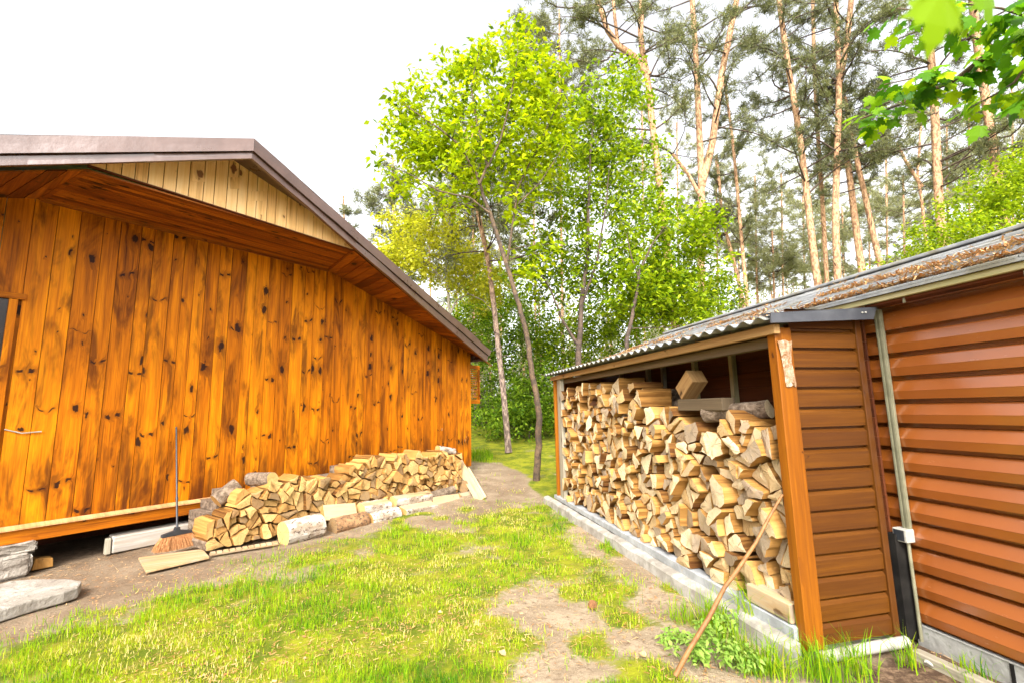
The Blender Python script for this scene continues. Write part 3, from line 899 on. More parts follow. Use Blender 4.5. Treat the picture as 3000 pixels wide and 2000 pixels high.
def rough_block(name, lo, hi, mat, loc, rz, seed, amp=0.012, **k):
    """stone or concrete block: subdivided box with a worn, uneven surface"""
    import bmesh
    b = bmesh.new(); bmesh.ops.create_cube(b, size=1.0)
    lo = np.array(lo); hi = np.array(hi); c = (lo + hi) / 2; s = hi - lo
    for v in b.verts: v.co = Vector((c + np.array(v.co) * s).tolist())
    bmesh.ops.bevel(b, geom=list(b.edges), offset=min(s) * 0.12, segments=2, affect="EDGES")
    bmesh.ops.subdivide_edges(b, edges=list(b.edges), cuts=3, use_grid_fill=True)
    rg = np.random.default_rng(seed)
    for v in b.verts:
        v.co += Vector(rg.normal(0, amp * 0.5, 3).tolist())
    bmesh.ops.smooth_vert(b, verts=list(b.verts), factor=0.4, use_axis_x=True, use_axis_y=True, use_axis_z=True)
    me = bpy.data.meshes.new(name); b.to_mesh(me); b.free(); me.materials.append(mat)
    return link_mesh(name, me, loc=loc, rot=(0, 0, rz), **k)


q = on_z(72, 1318, 0.0); o_ = (q - CAB0)
cx_, cy_ = float(o_ @ Wn), float(o_ @ Wd)
rough_block("foundation_block", (-0.34, -0.62, -0.02), (0.0, 0.0, 0.205), MAT["stone"], cab(cx_ - 0.02, cy_, 0), -AW, 1, 0.03, label="rough grey concrete block on the ground under the cabin corner, lower of two", cat="block")
rough_block("foundation_block", (-0.36, -0.30, 0.21), (-0.06, 0.03, 0.305), MAT["stone"], cab(cx_ - 0.04, cy_, 0), -AW, 2, 0.025, label="flat mossy stone wedged between the lower block and the cabin sill", cat="block")
w = MB(); w.box((-0.25, -0.30, 0.0), (0.04, 0, 0.035), grain=1)
w.build("wood_offcut", MAT["plank"], loc=cab(cx_ - 0.02, cy_ - 0.33, 0.212), rot=(0, 0, -AW + 0.1), bevel=0.004, label="short pale board end lying on the lower foundation block", cat="board")
w = MB(); w.prism([(0, 0, 0), (0.0, 0.17, 0.0), (0, 0.16, 0.09), (0, 0.02, 0.11)], (-0.14, 0, 0), 0, 0.6, (1, 2))
w.build("wood_chunk", MAT["log_side"], loc=cab(cx_ - 0.16, cy_ + 0.02, 0.0), rot=(0, 0, -AW), bevel=0.006, label="small golden wood chunk on the dirt beside the foundation block", cat="wood chunk")
# worn stone step slab
sl_px = [(-120, 1372), (-40, 1352), (22, 1333), (80, 1328), (160, 1328), (188, 1333), (181, 1346), (148, 1357), (86, 1373), (0, 1399), (-120, 1440)]
top = [on_z(x, y, 0.095) for x, y in sl_px]; cen = sum(top) / len(top)
mb = MB(); P = [p - np.array([cen[0], cen[1], 0]) for p in top][::-1]
if sum(a[0] * b[1] - b[0] * a[1] for a, b in zip(P, P[1:] + P[:1])) < 0: P = P[::-1]
mb.prism(P, (0, 0, -0.1), 0, 0.3, (0, 1))
mb.build("step_slab", MAT["slab"], loc=(cen[0], cen[1], 0), bevel=0.014, label="worn pale stone step slab on the dirt at the cabin door", cat="slab")

# broom
q = on_z(405, 1262, 0.03) - CAB0
bx, by = float(q @ Wn) - 0.03, float(q @ Wd)
broom = empty("broom", cab(bx, by, 0.03), -AW, label="broom with black handle and flared straw bristles leaning on the cabin wall", cat="broom")
hd, hz = cab_px(405, 980, 0.03)
H0 = np.array([0, 0, 0.235]); H1 = np.array([0.03 - bx, hd - by, hz - 0.03])
w = MB(); w.tube([H0, H0 + (H1 - H0) * 0.28], 0.0125, 10); w.tube([H0 + (H1 - H0) * 0.28, H1], 0.0105, 10)
w.tube([H0 + (H1 - H0) * 0.27, H0 + (H1 - H0) * 0.29], 0.0155, 10)
w.build("handle", MAT["black_plastic"], broom)
w = MB()
prof = [(-0.155, 0.165), (-0.15, 0.195), (-0.03, 0.222), (-0.022, 0.26), (0.022, 0.26), (0.03, 0.222), (0.15, 0.195), (0.155, 0.165)]
w.prism([(0.028, a, b) for a, b in prof][::-1], (-0.056, 0, 0), 0, 0.5, (1, 2))
w.build("broom_head", MAT["black_plastic"], broom, bevel=0.004)
V = []
for i in range(1500):
    a = rng.uniform(-1, 1); b = rng.uniform(-1, 1); 
    p0 = np.array([b * 0.022, a * 0.15, 0.17]); sp = a * 0.235 + rng.normal(0, 0.006) + 0.01
    p1 = np.array([b * 0.05 + 0.012, sp, max(0.004, 0.006 + 0.02 * abs(a) ** 2 + rng.normal(0, 0.007))])
    mid = (p0 + p1) / 2 + np.array([rng.normal(0, .004), (a * 0.215 - (p0[1] + p1[1]) / 2) * 0.35 + rng.normal(0, .003), 0])
    s = np.array([0.0, 0.0022, 0]) if i % 2 else np.array([0.0022, 0, 0])
    V.append([p0 - s, p0 + s, mid + s, mid - s]); V.append([mid - s, mid + s, p1 + s * 0.7, p1 - s * 0.7])
link_mesh("bristles", quads_mesh("bristles", np.array(V), MAT["bristle"]), broom)

pk = [on_z(x, y, 0.025) for x, y in ((318, 1279), (466, 1259), (481, 1277), (336, 1310))]
cen = sum(pk) / 4; base = np.array([cen[0], cen[1], 0.0])
w = MB(); P = [p - base for p in pk][::-1]
w.prism(P, (0, 0, -0.024), 0, 0.3, (0, 1))
# grain along the board
ux = (pk[1] - pk[0]); ux /= np.linalg.norm(ux)
w.uv = [(float(np.dot(np.array(w.v[i]) - 0, np.cross(ux, Z3))), float(np.dot(np.array(w.v[i]), ux))) for f in w.f for i in f]
w.build("floor_plank", MAT["plank"], loc=base, bevel=0.004, label="pale wide plank lying on the dirt under the broom", cat="plank")
a_ = on_z(482, 1272, 0.02); b_ = on_z(640, 1246, 0.02); L_ = float(np.linalg.norm(b_ - a_)); ang = math.atan2((b_ - a_)[1], (b_ - a_)[0])
slat = empty("slatted_mat", (a_[0], a_[1], 0), ang, label="pale slatted board under the first split logs beside the broom", cat="slatted board")
w = MB(); w.box((0, 0.0, 0.0), (L_, 0.02, 0.012), grain=0); w.box((0, 0.07, 0.0), (L_, 0.09, 0.012), grain=0); w.build("rail", MAT["plank"], slat)
n_ = 11
for i in range(n_):
    w = MB(); x0 = L_ * i / n_; w.box((x0 + 0.006, -0.005, 0.0125), (x0 + L_ / n_ - 0.008, 0.10, 0.026), grain=1)
    w.build("slat", MAT["plank"], slat)

# ------------------------------------------------------------------ woodshed
SL = 4.95                                                          # length of the open woodshed
shed = empty("woodshed", SH0, -AS, label="long open fronted woodshed with corrugated roof and brown plank end, full of firewood", cat="woodshed")
w = MB(); w.box((0, 0, 0.06), (0.135, 0.075, 2.12), grain=2, r=0.42)
w.build("corner_post", MAT["post"], shed, bevel=0.005, label="thick orange brown corner post")
w = MB(); z = 0.075; bh = 0.1365
while z < 2.13:
    t = min(z + bh, 2.17); r = random.random(); x0, x1 = 0.135, 0.695
    pr = [(0.016, z), (0.012, z + 0.096), (0.032, z + 0.117), (0.044, z + 0.119), (0.042, z + bh - 0.0005), (0.016, z + bh - 0.0005)]
    for (a, b), (c, d_) in zip(pr[:-1], pr[1:]):
        w.face([(x0, a, b), (x1, a, b), (x1, c, d_), (x0, c, d_)], [(b, x0), (b, x1), (d_, x1), (d_, x0)], 0, r)
    z += bh
w.box((0.135, 0.046, 0.06), (0.70, 0.06, 2.15), grain=0)
w.build("end_siding", MAT["siding"], shed, label="brown milled boards closing the near end")
w = MB(); w.box((0.695, 0.0, 0.05), (0.745, 0.07, 2.19), grain=2); w.build("inner_post", MAT["siding"], shed, bevel=0.004)
# far posts
w = MB(); w.box((0.0, 4.56, 0.15), (0.06, 4.66, 2.11), grain=2); w.build("far_post", MAT["grey_wood"], shed, bevel=0.004, label="weathered grey post at the far end")
w = MB(); w.box((0.02, 4.70, 0.15), (0.08, 4.80, 2.11), grain=2); w.build("far_post", MAT["grey_wood"], shed, bevel=0.004)
w = MB(); w.box((-0.005, 4.88, 0.1), (0.9, 4.92, 2.13), grain=2); w.build("far_end_wall", MAT["post"], shed)
# eave timber, plates, rafters
w = MB(); w.box((-0.03, -0.03, 2.072), (0.02, 5.0, 2.138), grain=1); w.build("eave_timber", MAT["eave_wood"], shed, bevel=0.004)
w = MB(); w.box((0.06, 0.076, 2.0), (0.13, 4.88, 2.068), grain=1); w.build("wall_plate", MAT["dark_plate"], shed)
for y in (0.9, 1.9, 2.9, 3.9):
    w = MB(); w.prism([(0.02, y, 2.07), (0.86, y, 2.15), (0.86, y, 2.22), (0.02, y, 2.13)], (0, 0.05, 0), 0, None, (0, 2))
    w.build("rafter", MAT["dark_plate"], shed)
for y in (0.62, 1.46, 2.10, 2.78, 3.17, 4.0):
    w = MB(); w.box((0.80, y, 0.1), (0.855, y + 0.05, 2.2), grain=2); w.build("stud", MAT["moss_wood"] if y < 2.5 else MAT["grey_wood"], shed)
w = MB(); z = 0.1
while z < 2.2:
    w.box((0.862, 0.08, z), (0.88, 4.88, min(z + 0.136, 2.23)), grain=1); z += 0.139
w.build("back_wall", MAT["dark_board"], shed)


def corrugated(x0, z0, x1, z1, y0, y1, per, amp, nx_, step, th=0.006):
    """sheet with waves across y running up the slope, real thickness at the edges"""
    ys = np.arange(y0, y1 + 1e-6, step); xs = np.linspace(0, 1, nx_)
    mb = MB(); n1 = len(ys)
    sl = math.atan2(z1 - z0, x1 - x0); nrm = np.array([-math.sin(sl), 0, math.cos(sl)])
    def P(i, j, o):
        y = ys[j]; wv = amp * math.cos(2 * math.pi * y / per)
        return np.array([x0 + (x1 - x0) * xs[i], y, z0 + (z1 - z0) * xs[i]]) + nrm * (wv + o)
    for i in range(nx_ - 1):
        for j in range(n1 - 1):
            mb.face([P(i, j, 0), P(i + 1, j, 0), P(i + 1, j + 1, 0), P(i, j + 1, 0)], None, 0, 0, True)
            mb.face([P(i, j, -th), P(i, j + 1, -th), P(i + 1, j + 1, -th), P(i + 1, j, -th)], None, 0, 0, True)
    for j in range(n1 - 1):
        for i in (0, nx_ - 1): mb.face([P(i, j, 0), P(i, j + 1, 0), P(i, j + 1, -th), P(i, j, -th)])
    for i in range(nx_ - 1):
        for j in (0, n1 - 1): mb.face([P(i, j, 0), P(i + 1, j, 0), P(i + 1, j, -th), P(i, j, -th)])
    return mb


corrugated(-0.13, 2.172, 0.88, 2.272, -0.05, 5.06, 0.146, 0.017, 3, 0.0182).build("roof_sheet", MAT["fibre"], shed)
w = MB()
w.prism([(-0.10, -0.09, 2.133), (0.76, -0.09, 2.178), (0.80, -0.09, 2.262), (-0.10, -0.09, 2.196)], (0, 0.012, 0), 0, 0.5, (0, 2))
w.prism([(-0.10, -0.09, 2.197), (0.80, -0.09, 2.263), (0.80, 0.04, 2.275), (-0.10, 0.04, 2.209)], (0, 0, 0.004), 0, 0.5, (0, 1))
w.build("edge_flashing", MAT["dark_metal"], shed, label="dark grey sheet flashing along the near roof edge")
w = MB()
for x in (0.66, 0.69): w.tube([(x, -0.092, 2.222 + (x - .66) * .08), (x, -0.099, 2.222 + (x - .66) * .08)], 0.006, 8)
w.build("screw_head", MAT["white_plastic"], shed)
w = MB(); w.prism([(-0.03, 0.06, 0.095), (-0.03, 5.0, 0.125), (-0.03, 5.0, 0.18), (-0.03, 0.06, 0.178)], (0.11, 0, 0), 0, 0.4, (1, 2))
w.build("curb_plank", MAT["curb_plank"], shed, bevel=0.006)
w = MB(); rg = np.random.default_rng(5); ys = np.linspace(0.02, 5.35, 28)
xo = -0.105 + rg.normal(0, 0.006, 28); zt_ = 0.098 + rg.normal(0, 0.005, 28)
for i in range(27):
    a, b = ys[i], ys[i + 1]
    F = [(xo[i] - .015, a, -0.05), (xo[i], a, zt_[i] - 0.02), (xo[i] + 0.02, a, zt_[i]), (-0.028, a, zt_[i] + 0.012)]
    G = [(xo[i + 1] - .015, b, -0.05), (xo[i + 1], b, zt_[i + 1] - 0.02), (xo[i + 1] + 0.02, b, zt_[i + 1]), (-0.028, b, zt_[i + 1] + 0.012)]
    for k in range(3): w.face([F[k], G[k], G[k + 1], F[k + 1]], None, 0, 0.3, True)
w.face([(xo[0] - .015, 0.02, -0.05), (xo[0], 0.02, zt_[0] - 0.02), (xo[0] + .02, 0.02, zt_[0]), (-0.028, 0.02, zt_[0] + .012), (-0.028, 0.02, -0.05)])
w.face([(xo[-1] - .015, 5.35, -0.05), (-0.028, 5.35, -0.05), (-0.028, 5.35, zt_[-1] + .012), (xo[-1] + .02, 5.35, zt_[-1]), (xo[-1], 5.35, zt_[-1] - 0.02)])
w.box((-0.026, 0.1, -0.05), (0.85, 4.95, 0.09), grain=1)
w.build("concrete_curb", MAT["concrete"], shed, label="whitewashed concrete curb under the woodpile")
# plastic wrap hanging at the top of the corner post
w = MB(); pts = [(0.012, 2.20, 0.13), (0.002, 2.03, 0.130), (0.020, 1.95, 0.113), (0.032, 1.88, 0.105), (0.038, 1.81, 0.115), (0.042, 1.74, 0.126), (0.040, 1.715, 0.124)]
cols = 7
rg = np.random.default_rng(2)
G_ = [[(x0 + (x1 - x0) * j / cols, -0.004 - 0.010 * rg.random(), z + rg.normal(0, .004)) for j in range(cols + 1)] for (x0, z, x1) in [(a, b, c) for a, b, c in pts for _ in (0,)]]
for i in range(2, len(G_)):
    for j in range(cols): w.face([G_[i - 1][j], G_[i][j], G_[i][j + 1], G_[i - 1][j + 1]], None, 0, 0.3)
w.build("plastic_wrap", MAT["wrap"], shed, label="torn clear plastic wrap stuck to the corner post")
# ------------------------------------------------------------------ metal building behind
metal = empty("metal_building", SH0 + Pd * 0.9 - Sd * 1.5, -AS, label="orange brown ribbed metal building with mossy eave board and grey litter strewn roof", cat="outbuilding")
mo = lambda p: (p[0] - 0.9, p[1] + 1.5, p[2])


class MBo(MB):
    def build(s, *a, **k):
        s.v = [mo(p) for p in s.v]; return super().build(*a, **k)


w = MBo(); per = 0.1635; z = 0.118; y0, y1 = -4.0, 1.2
w.box((0.970, y0, 0.1), (0.99, 4.85, 2.32), grain=1)
prof = [(0.968, 0.0), (0.968, 0.024), (0.904, 0.026), (0.896, 0.078), (0.8945, 0.083), (0.924, 0.148), (0.930, 0.156), (0.968, 0.1635)]
while z < 2.30:
    for (a, b), (c, d_) in zip(prof[:-1], prof[1:]):
        n_ = 10
        for i in range(n_):
            ya, yb = y0 + (y1 - y0) * i / n_, y0 + (y1 - y0) * (i + 1) / n_
            w.face([(a, yb, z + b), (a, ya, z + b), (c, ya, z + d_), (c, yb, z + d_)], None, 0, 0.5)
    z += per
w.build("cladding", MAT["clad"], metal, label="glossy orange brown ribbed sheet cladding")
w = MBo(); w.box((0.902, -4.0, 0.113), (0.93, 0.02, 0.119)); w.box((0.906, -4.0, -0.1), (0.96, 0.02, 0.112))
w.build("plinth", MAT["plinth"], metal)
w = MBo(); w.box((0.900, -0.50, -0.1), (0.906, -0.482, 0.111)); w.build("plinth_joint", MAT["dark_trim"], metal)
w = MBo(); w.box((0.870, -0.055, 0.70), (0.893, -0.005, 2.26)); w.box((0.866, -0.050, 0.70), (0.8695, -0.036, 2.26)); w.box((0.866, -0.024, 0.70), (0.8695, -0.010, 2.26))
w.build("conduit", MAT["conduit"], metal, bevel=0.002, label="grey green vertical trunking strip")
w = MBo(); w.box((0.80, 0.0, 0.03), (0.893, 0.06, 0.70)); w.build("corner_trim", MAT["dark_trim"], metal)
w = MBo(); w.tube([(0.872, -0.03, 0.03), (0.872, -0.03, 0.66)], 0.011, 8); w.build("cable_pipe", MAT["conduit"], metal)
w = MBo(); w.box((0.822, -0.062, 0.655), (0.896, 0.03, 0.742)); w.build("junction_box", MAT["white_plastic"], metal, bevel=0.006, label="small off white junction box")
w = MBo(); w.box((0.8195, -0.048, 0.664), (0.8215, 0.02, 0.733)); w.build("box_cover", MAT["black_plastic"], metal)
w = MBo()
n_ = 0
w.box((0.752, -4.0, 2.290), (0.782, 5.3, 2.332), grain=1, r=0.6)
w.build("eave_board", MAT["moss_wood"], metal, bevel=0.004)
w = MBo(); w.box((0.782, -4.0, 2.275), (0.93, 5.3, 2.29), grain=1); w.build("eave_soffit", MAT["dark_board"], metal)
w = MBo()
for y in (-0.30, -0.93, -1.6): w.box((0.775, y, 2.25), (0.785, y + 0.012, 2.283))
w.build("gutter_nail", MAT["conduit"], metal)
for xa in (0.73, 4.27):
    w = MBo(); nc = 14; rg = np.random.default_rng(int(xa * 10))
    P_ = lambda t, o: np.array([xa + (2.5 - xa) * t, 0, 2.350 + 0.635 * t + o])
    for i in range(nc):
        t0, t1 = i / nc, min((i + 1.25) / nc, 1.0)
        y = -4.0
        while y < 5.36:
            e = min(y + rg.uniform(0.85, 1.15), 5.36); h0 = 0.014 + rg.normal(0, 0.0018); h1 = 0.002
            a0, a1, b0, b1 = P_(t0, h0), P_(t1, h1), P_(t0, 0.0), P_(t1, -0.004)
            sk = rg.normal(0, 0.003)
            q = [a0 + (0, y, sk), a0 + (0, e - 0.004, -sk), a1 + (0, e - 0.004, 0), a1 + (0, y, 0)]
            r_ = rg.random()
            w.face(q, None, 0, r_); w.face([q[0], q[1], b0 + (0, e - 0.004, 0), b0 + (0, y, 0)], None, 0, r_)
            y = e
    w.prism([P_(0, -0.02) + (0, -4.0, 0), P_(0, -0.002) + (0, -4.0, 0), P_(1, -0.006) + (0, -4.0, 0), P_(1, -0.02) + (0, -4.0, 0)], (0, 9.36, 0), 0, 0.5, (0, 2))
    w.build("roof_courses", MAT["fibre"], metal, label="grey roof laid in thin overlapping courses" if xa < 1 else None)
w = MBo()
w.box((2.42, -4.0, 2.985), (2.58, 5.38, 3.02)); w.build("ridge_cap", MAT["fibre"], metal, bevel=0.01)
w = MBo(); w.prism([(0.93, 5.3, 0.1), (4.1, 5.3, 0.1), (4.1, 5.3, 2.34), (2.5, 5.3, 2.94), (0.93, 5.3, 2.36)], (0, -0.05, 0), 0, 0.4, (0, 2)); w.box((4.06, -4.0, 0.1), (4.1, 5.25, 2.34))
w.prism([(0.93, -3.95, 0.1), (4.1, -3.95, 0.1), (4.1, -3.95, 2.34), (2.5, -3.95, 2.94), (0.93, -3.95, 2.36)], (0, -0.05, 0), 0, 0.4, (0, 2))
w.build("outer_wall", MAT["clad"], metal)

# pine needle litter lying on both roofs: drifts along the wave troughs and the eave
V = []; R = []
rg = np.random.default_rng(4)
def roof_pt(x, y):
    if x < 0.80: z = 2.172 + (x + 0.13) * 0.1 / 1.01 + 0.017 * math.cos(2 * math.pi * y / 0.146)
    else: z = 2.350 + (x - 0.73) * 0.635 / 1.77 + 0.008
    return np.array([x, y, z])
VN2 = VNoise(12)
n_ = 0
while n_ < 8500:
    y = rg.uniform(-1.9, 5.0); m_ = rg.random()
    if m_ < 0.28: x = abs(rg.normal(0, 0.10)) + 0.76
    elif m_ < 0.60: x = 1.42 + rg.normal(0, 0.14)
    elif m_ < 0.82: x = rg.uniform(-0.08, 0.76)
    else: x = rg.uniform(0.76, 2.4)
    if VN2(x * 2 + 5, y, 2.4) < 0.40 + 0.25 * (m_ > 0.82): continue
    if x < 0.8 and not (-0.02 < y < 4.98): continue
    if x > 2.45: continue
    n_ += 1
    p = shd(*roof_pt(x, y)) + Z3 * (0.004 + 0.02 * rg.random() ** 2)
    L = rg.uniform(0.03, 0.075); a = rg.uniform(0, 6.28); t = np.array([math.cos(a), math.sin(a), rg.normal(0, 0.35)]) * L / 2
    s = np.cross(t, Z3); s = s / (np.linalg.norm(s) + 1e-9) * rg.uniform(0.003, 0.0065)
    V.append([p - t - s, p - t + s, p + t + s, p + t - s]); R.append(rg.random())
link_mesh("pine_needle_litter", quads_mesh("pine_needle_litter", np.array(V), MAT["litter"], np.array(R)), kind="stuff", label="rusty fallen pine needles drifted on the corrugated shed roofs")

# ------------------------------------------------------------------ firewood
def tile(y0, y1, zb, top, size, seed, split=(0.22, 0.42)):
    """fits split logs into the face of a stack: irregular rounds, most of them cleft into wedges"""
    rg = np.random.default_rng(seed); S = []; y = y0
    pts = []
    for _ in range(9000):
        c = np.array([rg.uniform(y0, y1), rg.uniform(zb(y0) if callable(zb) else zb, 2.3)])
        s = size(c[0])
        if c[1] > top(c[0]) + 1.6 * s: continue
        if c[1] < (zb(c[0]) if callable(zb) else zb) + 0.25 * s: continue
        if c[0] < y0 + 0.2 * s or c[0] > y1 - 0.2 * s: continue
        if all((c[0] - q[0]) ** 2 + (c[1] - q[1]) ** 2 > (0.80 * s) ** 2 for q in pts): pts.append(c)
    out = []
    P = np.array(pts)
    for c in pts:
        s = size(c[0])
        if c[1] > top(c[0]) - 0.25 * s: continue
        b = zb(c[0]) if callable(zb) else zb
        box = [(np.array(q), "nat") for q in ((y0, b), (y1, b), (y1, 3.0), (y0, 3.0))]
        for q in P[np.argsort(((P - c) ** 2).sum(1))[1:16]]:
            n = (q - c); l = np.linalg.norm(n)
            box = clip_half(box, c + n / 2, n / l)
            if len(box) < 3: break
        if len(box) < 3: continue
        pieces = [box]
        r = rg.random()
        k = 1 if r < split[0] else 2 if r < split[0] + split[1] else 3
        A, cc = area_c(box)
        a = rg.uniform(0, math.pi)
        if k >= 2:
            n = np.array([math.cos(a), math.sin(a)]); o = cc + rg.normal(0, 0.012, 2)
            pieces = [clip_half(box, o, n), clip_half(box, o, -n)]
        if k == 3:
            pieces = [p for p in pieces if len(p) > 2]
            pieces.sort(key=lambda p: -abs(area_c(p)[0]))
            big = pieces[0]; a2 = a + math.pi / 2 + rg.normal(0, 0.35); n = np.array([math.cos(a2), math.sin(a2)])
            pieces = [clip_half(big, cc, n), clip_half(big, cc, -n)] + pieces[1:]
        for p in pieces:
            if len(p) > 2 and abs(area_c(p)[0]) > 0.0016: out.append((p, cc, k))
    return out


def log_mesh(poly, pith, length, rg, sgn, bark_p=0.45, name="split_log"):
    """a cleft log: cap, sides, bark on the outer edges; runs from x = 0 to sgn * length"""
    A, c = area_c(poly)
    gap = rg.uniform(0.005, 0.015)
    pts = []; fl = []
    bark = rg.random() < bark_p
    m = len(poly)
    for i in range(m):
        (a, fa), (b, _) = poly[i], poly[(i + 1) % m]
        L = np.linalg.norm(b - a)
        if L < 0.008: continue
        n = 1 + int(L > 0.05) + int(L > 0.11)
        e = (b - a) / (L + 1e-9); nn = np.array([e[1], -e[0]])
        for k in range(n):
            q = a + (b - a) * k / n
            bulge = 0.0
            if k and fa == "nat": bulge = rg.uniform(0.002, 0.016)
            elif k: bulge = rg.normal(0, 0.005)
            q = q + nn * bulge
            d = q - c; l = np.linalg.norm(d)
            q = c + d * max(0.3, 1 - gap / (l + 1e-6)) if l > 0.02 else q
            pts.append(q - c); fl.append(fa)
    n = len(pts)
    if n < 3: return None
    pts = np.array(pts)
    mb = MB()
    pts = pts + rg.normal(0, 0.0022, pts.shape)
    st = [0.0, 0.34, 0.7, 1.0]
    rings = []
    tp = rg.normal(1.0, 0.06, 4); tp[0] = 1.0
    for j, t in enumerate(st):
        jit = rg.normal(0, 0.0028, (n, 2)) * (j > 0)
        x = np.full(n, sgn * length * t)
        if j == 0: x = x + (pts @ rg.normal(0, 0.07, 2))
        rings.append(np.column_stack([x, (pts * min(tp[j], 1.03) + jit)]))
    r = rg.random()
    order = list(range(n))
    pp = pith - c
    hub = rings[0].mean(0) + np.array([-sgn * rg.uniform(-0.004, 0.014), rg.normal(0, .012), rg.normal(0, .012)])
    for i in range(n):
        k_ = (i + 1) % n; mb.face([rings[0][i], rings[0][k_], hub], [pts[i] - pp, pts[k_] - pp, hub[1:] - pp], 0, r)
    mb.face([rings[-1][i] for i in order[::-1]], [pts[i] - pp for i in order[::-1]], 0, r)
    for i in range(n):
        k = (i + 1) % n
        mt = 2 if (fl[i] == "nat" and bark) else 1
        for j in range(3):
            mb.face([rings[j][i], rings[j][k], rings[j + 1][k], rings[j + 1][i]],
                    [(pts[i][0] + pts[i][1], st[j] * length), (pts[k][0] + pts[k][1], st[j] * length), (pts[k][0] + pts[k][1], st[j + 1] * length), (pts[i][0] + pts[i][1], st[j + 1] * length)], mt, r)
    return mb, c, abs(A), bark, n, max(np.ptp(pts[:, 0]), np.ptp(pts[:, 1])) / (min(np.ptp(pts[:, 0]), np.ptp(pts[:, 1])) + 1e-6), k


TOPZ = sorted([(0.0, 1.57), (0.36, 1.56), (0.69, 1.50), (0.90, 1.47), (1.22, 1.52), (1.47, 1.60), (1.89, 1.71), (2.22, 1.84), (2.7, 1.92), (3.4, 1.92), (4.42, 1.90), (5, 1.88)])
tops = lambda y: float(np.interp(y, [a for a, _ in TOPZ], [b for _, b in TOPZ]))
cells = tile(0.10, 4.55, 0.185, tops, lambda y: 0.190 - 0.009 * y, 21, split=(0.18, 0.44))
rg = np.random.default_rng(77)
shed_logs = []
for poly, cc, k in cells:
    r_ = log_mesh(poly, cc, 0.36, rg, 1, 0.62)
    if r_ is None: continue
    mb, c, A, bark, n, asp, _ = r_
    xf = 0.045 + rg.normal(0, 0.048)
    xf = min(max(xf, -0.03), 0.17)
    P = shd(xf, c[0], c[1])
    dist = np.linalg.norm(P - CAM)
    shed_logs.append((A * 2.4 / dist ** 3, mb, P, c, A, bark, k, rg.normal(0, 0.10) if c[0] > 0.32 else -abs(rg.normal(0, 0.05)), rg.normal(0, 0.06)))
shed_logs.sort(key=lambda t: -t[0])

# stack along the cabin: profile read along its front
PX_TOP = [(474, 1205), (500, 1158), (548, 1112), (600, 1112), (645, 1100), (700, 1096), (750, 1092), (800, 1066), (850, 1050), (900, 1045), (960, 1040), (1010, 1036), (1050, 1044)]
PF = 1.03
prof = [cab_px(x, y, PF - 0.1) for x, y in PX_TOP]
ctop = lambda y: float(np.interp(y, [a for a, _ in prof], [b for _, b in prof]))
def cgr(y): p = cab(PF, y, 0); return float(zg(p[0], p[1])) + 0.03
yA, yB = cab_px(474, 1240, PF)[0], cab_px(1062, 1100, PF)[0]
ccells = tile(yA, yB, lambda y: cgr(y), ctop, lambda y: 0.222 - 0.010 * y, 9, split=(0.12, 0.40))
cab_logs = []
for poly, cc, k in ccells:
    r_ = log_mesh([(q * np.array([1, 1]), f) for q, f in poly], cc, 0.40, rg, -1, 0.55)
    if r_ is None: continue
    mb, c, A, bark, n, asp, _ = r_
    xf = PF + rg.normal(0, 0.028)
    cab_logs.append((mb, cab(xf, c[0], c[1]), c, A, bark, k, rg.normal(0, 0.05), rg.normal(0, 0.03)))
N_IND = 300 - len(cab_logs)
print("LOGS shed", len(shed_logs), "cabin", len(cab_logs))
log_mats = [MAT["log_end"], MAT["log_side"], MAT["bark"]]
gold = [MAT["log_end_gold"], MAT["log_side"], MAT["bark"]]


def shape_word(A, k, bark, big):
    return ("round" if k == 1 else "halved" if k == 2 else "wedge-shaped"), ("large" if A > big else "thin" if A < big * 0.35 else "medium")


for i, (_, mb, P, c, A, bark, k, yaw, roll) in enumerate(shed_logs[:N_IND]):
    s_, z_ = shape_word(A, k, bark, 0.022)
    zone = "near the curb" if c[1] < 0.55 else "in the top rows" if c[1] > tops(c[0]) - 0.35 else "at mid height"
    where = "beside the brown corner post" if c[0] < 0.8 else "in the middle of the woodshed" if c[0] < 2.3 else "towards the far grey post"
    mb.build("split_log", log_mats, loc=P, rot=(roll, 0, -AS + yaw), label=f"{z_} {s_} pale log {zone} {where}", cat="firewood log", group="split logs stacked end on in the open woodshed")
rest = MB()
for _, mb, P, c, A, bark, k, yaw, roll in shed_logs[N_IND:]:
    R_ = np.array(Matrix.Rotation(-AS + yaw, 3, "Z")); b0 = len(rest.v)
    rest.v += [tuple(P + R_ @ np.array(v)) for v in mb.v]; rest.f += [[q + b0 for q in f] for f in mb.f]
    rest.uv += mb.uv; rest.m += mb.m; rest.r += mb.r; rest.sm += mb.sm
if rest.v: rest.build("stacked_firewood", log_mats, kind="stuff", label="small split logs filling the far and low parts of the woodshed stack")
for mb, P, c, A, bark, k, yaw, roll in cab_logs:
    s_, z_ = shape_word(A, k, bark, 0.018)
    zone = "low" if c[1] - cgr(c[0]) < 0.22 else "on top" if c[1] > ctop(c[0]) - 0.2 else "halfway up"
    u_ = (c[0] - yA) / (yB - yA)
    where = "by the broom" if u_ < 0.3 else "behind the birch logs" if u_ < 0.68 else "near the leaning board"
    mb.build("split_log", gold, loc=P, rot=(roll, 0, -AW + yaw), label=f"{z_} {s_} golden log {zone} in the cabin stack {where}", cat="firewood log", group="split logs stacked against the cabin wall")

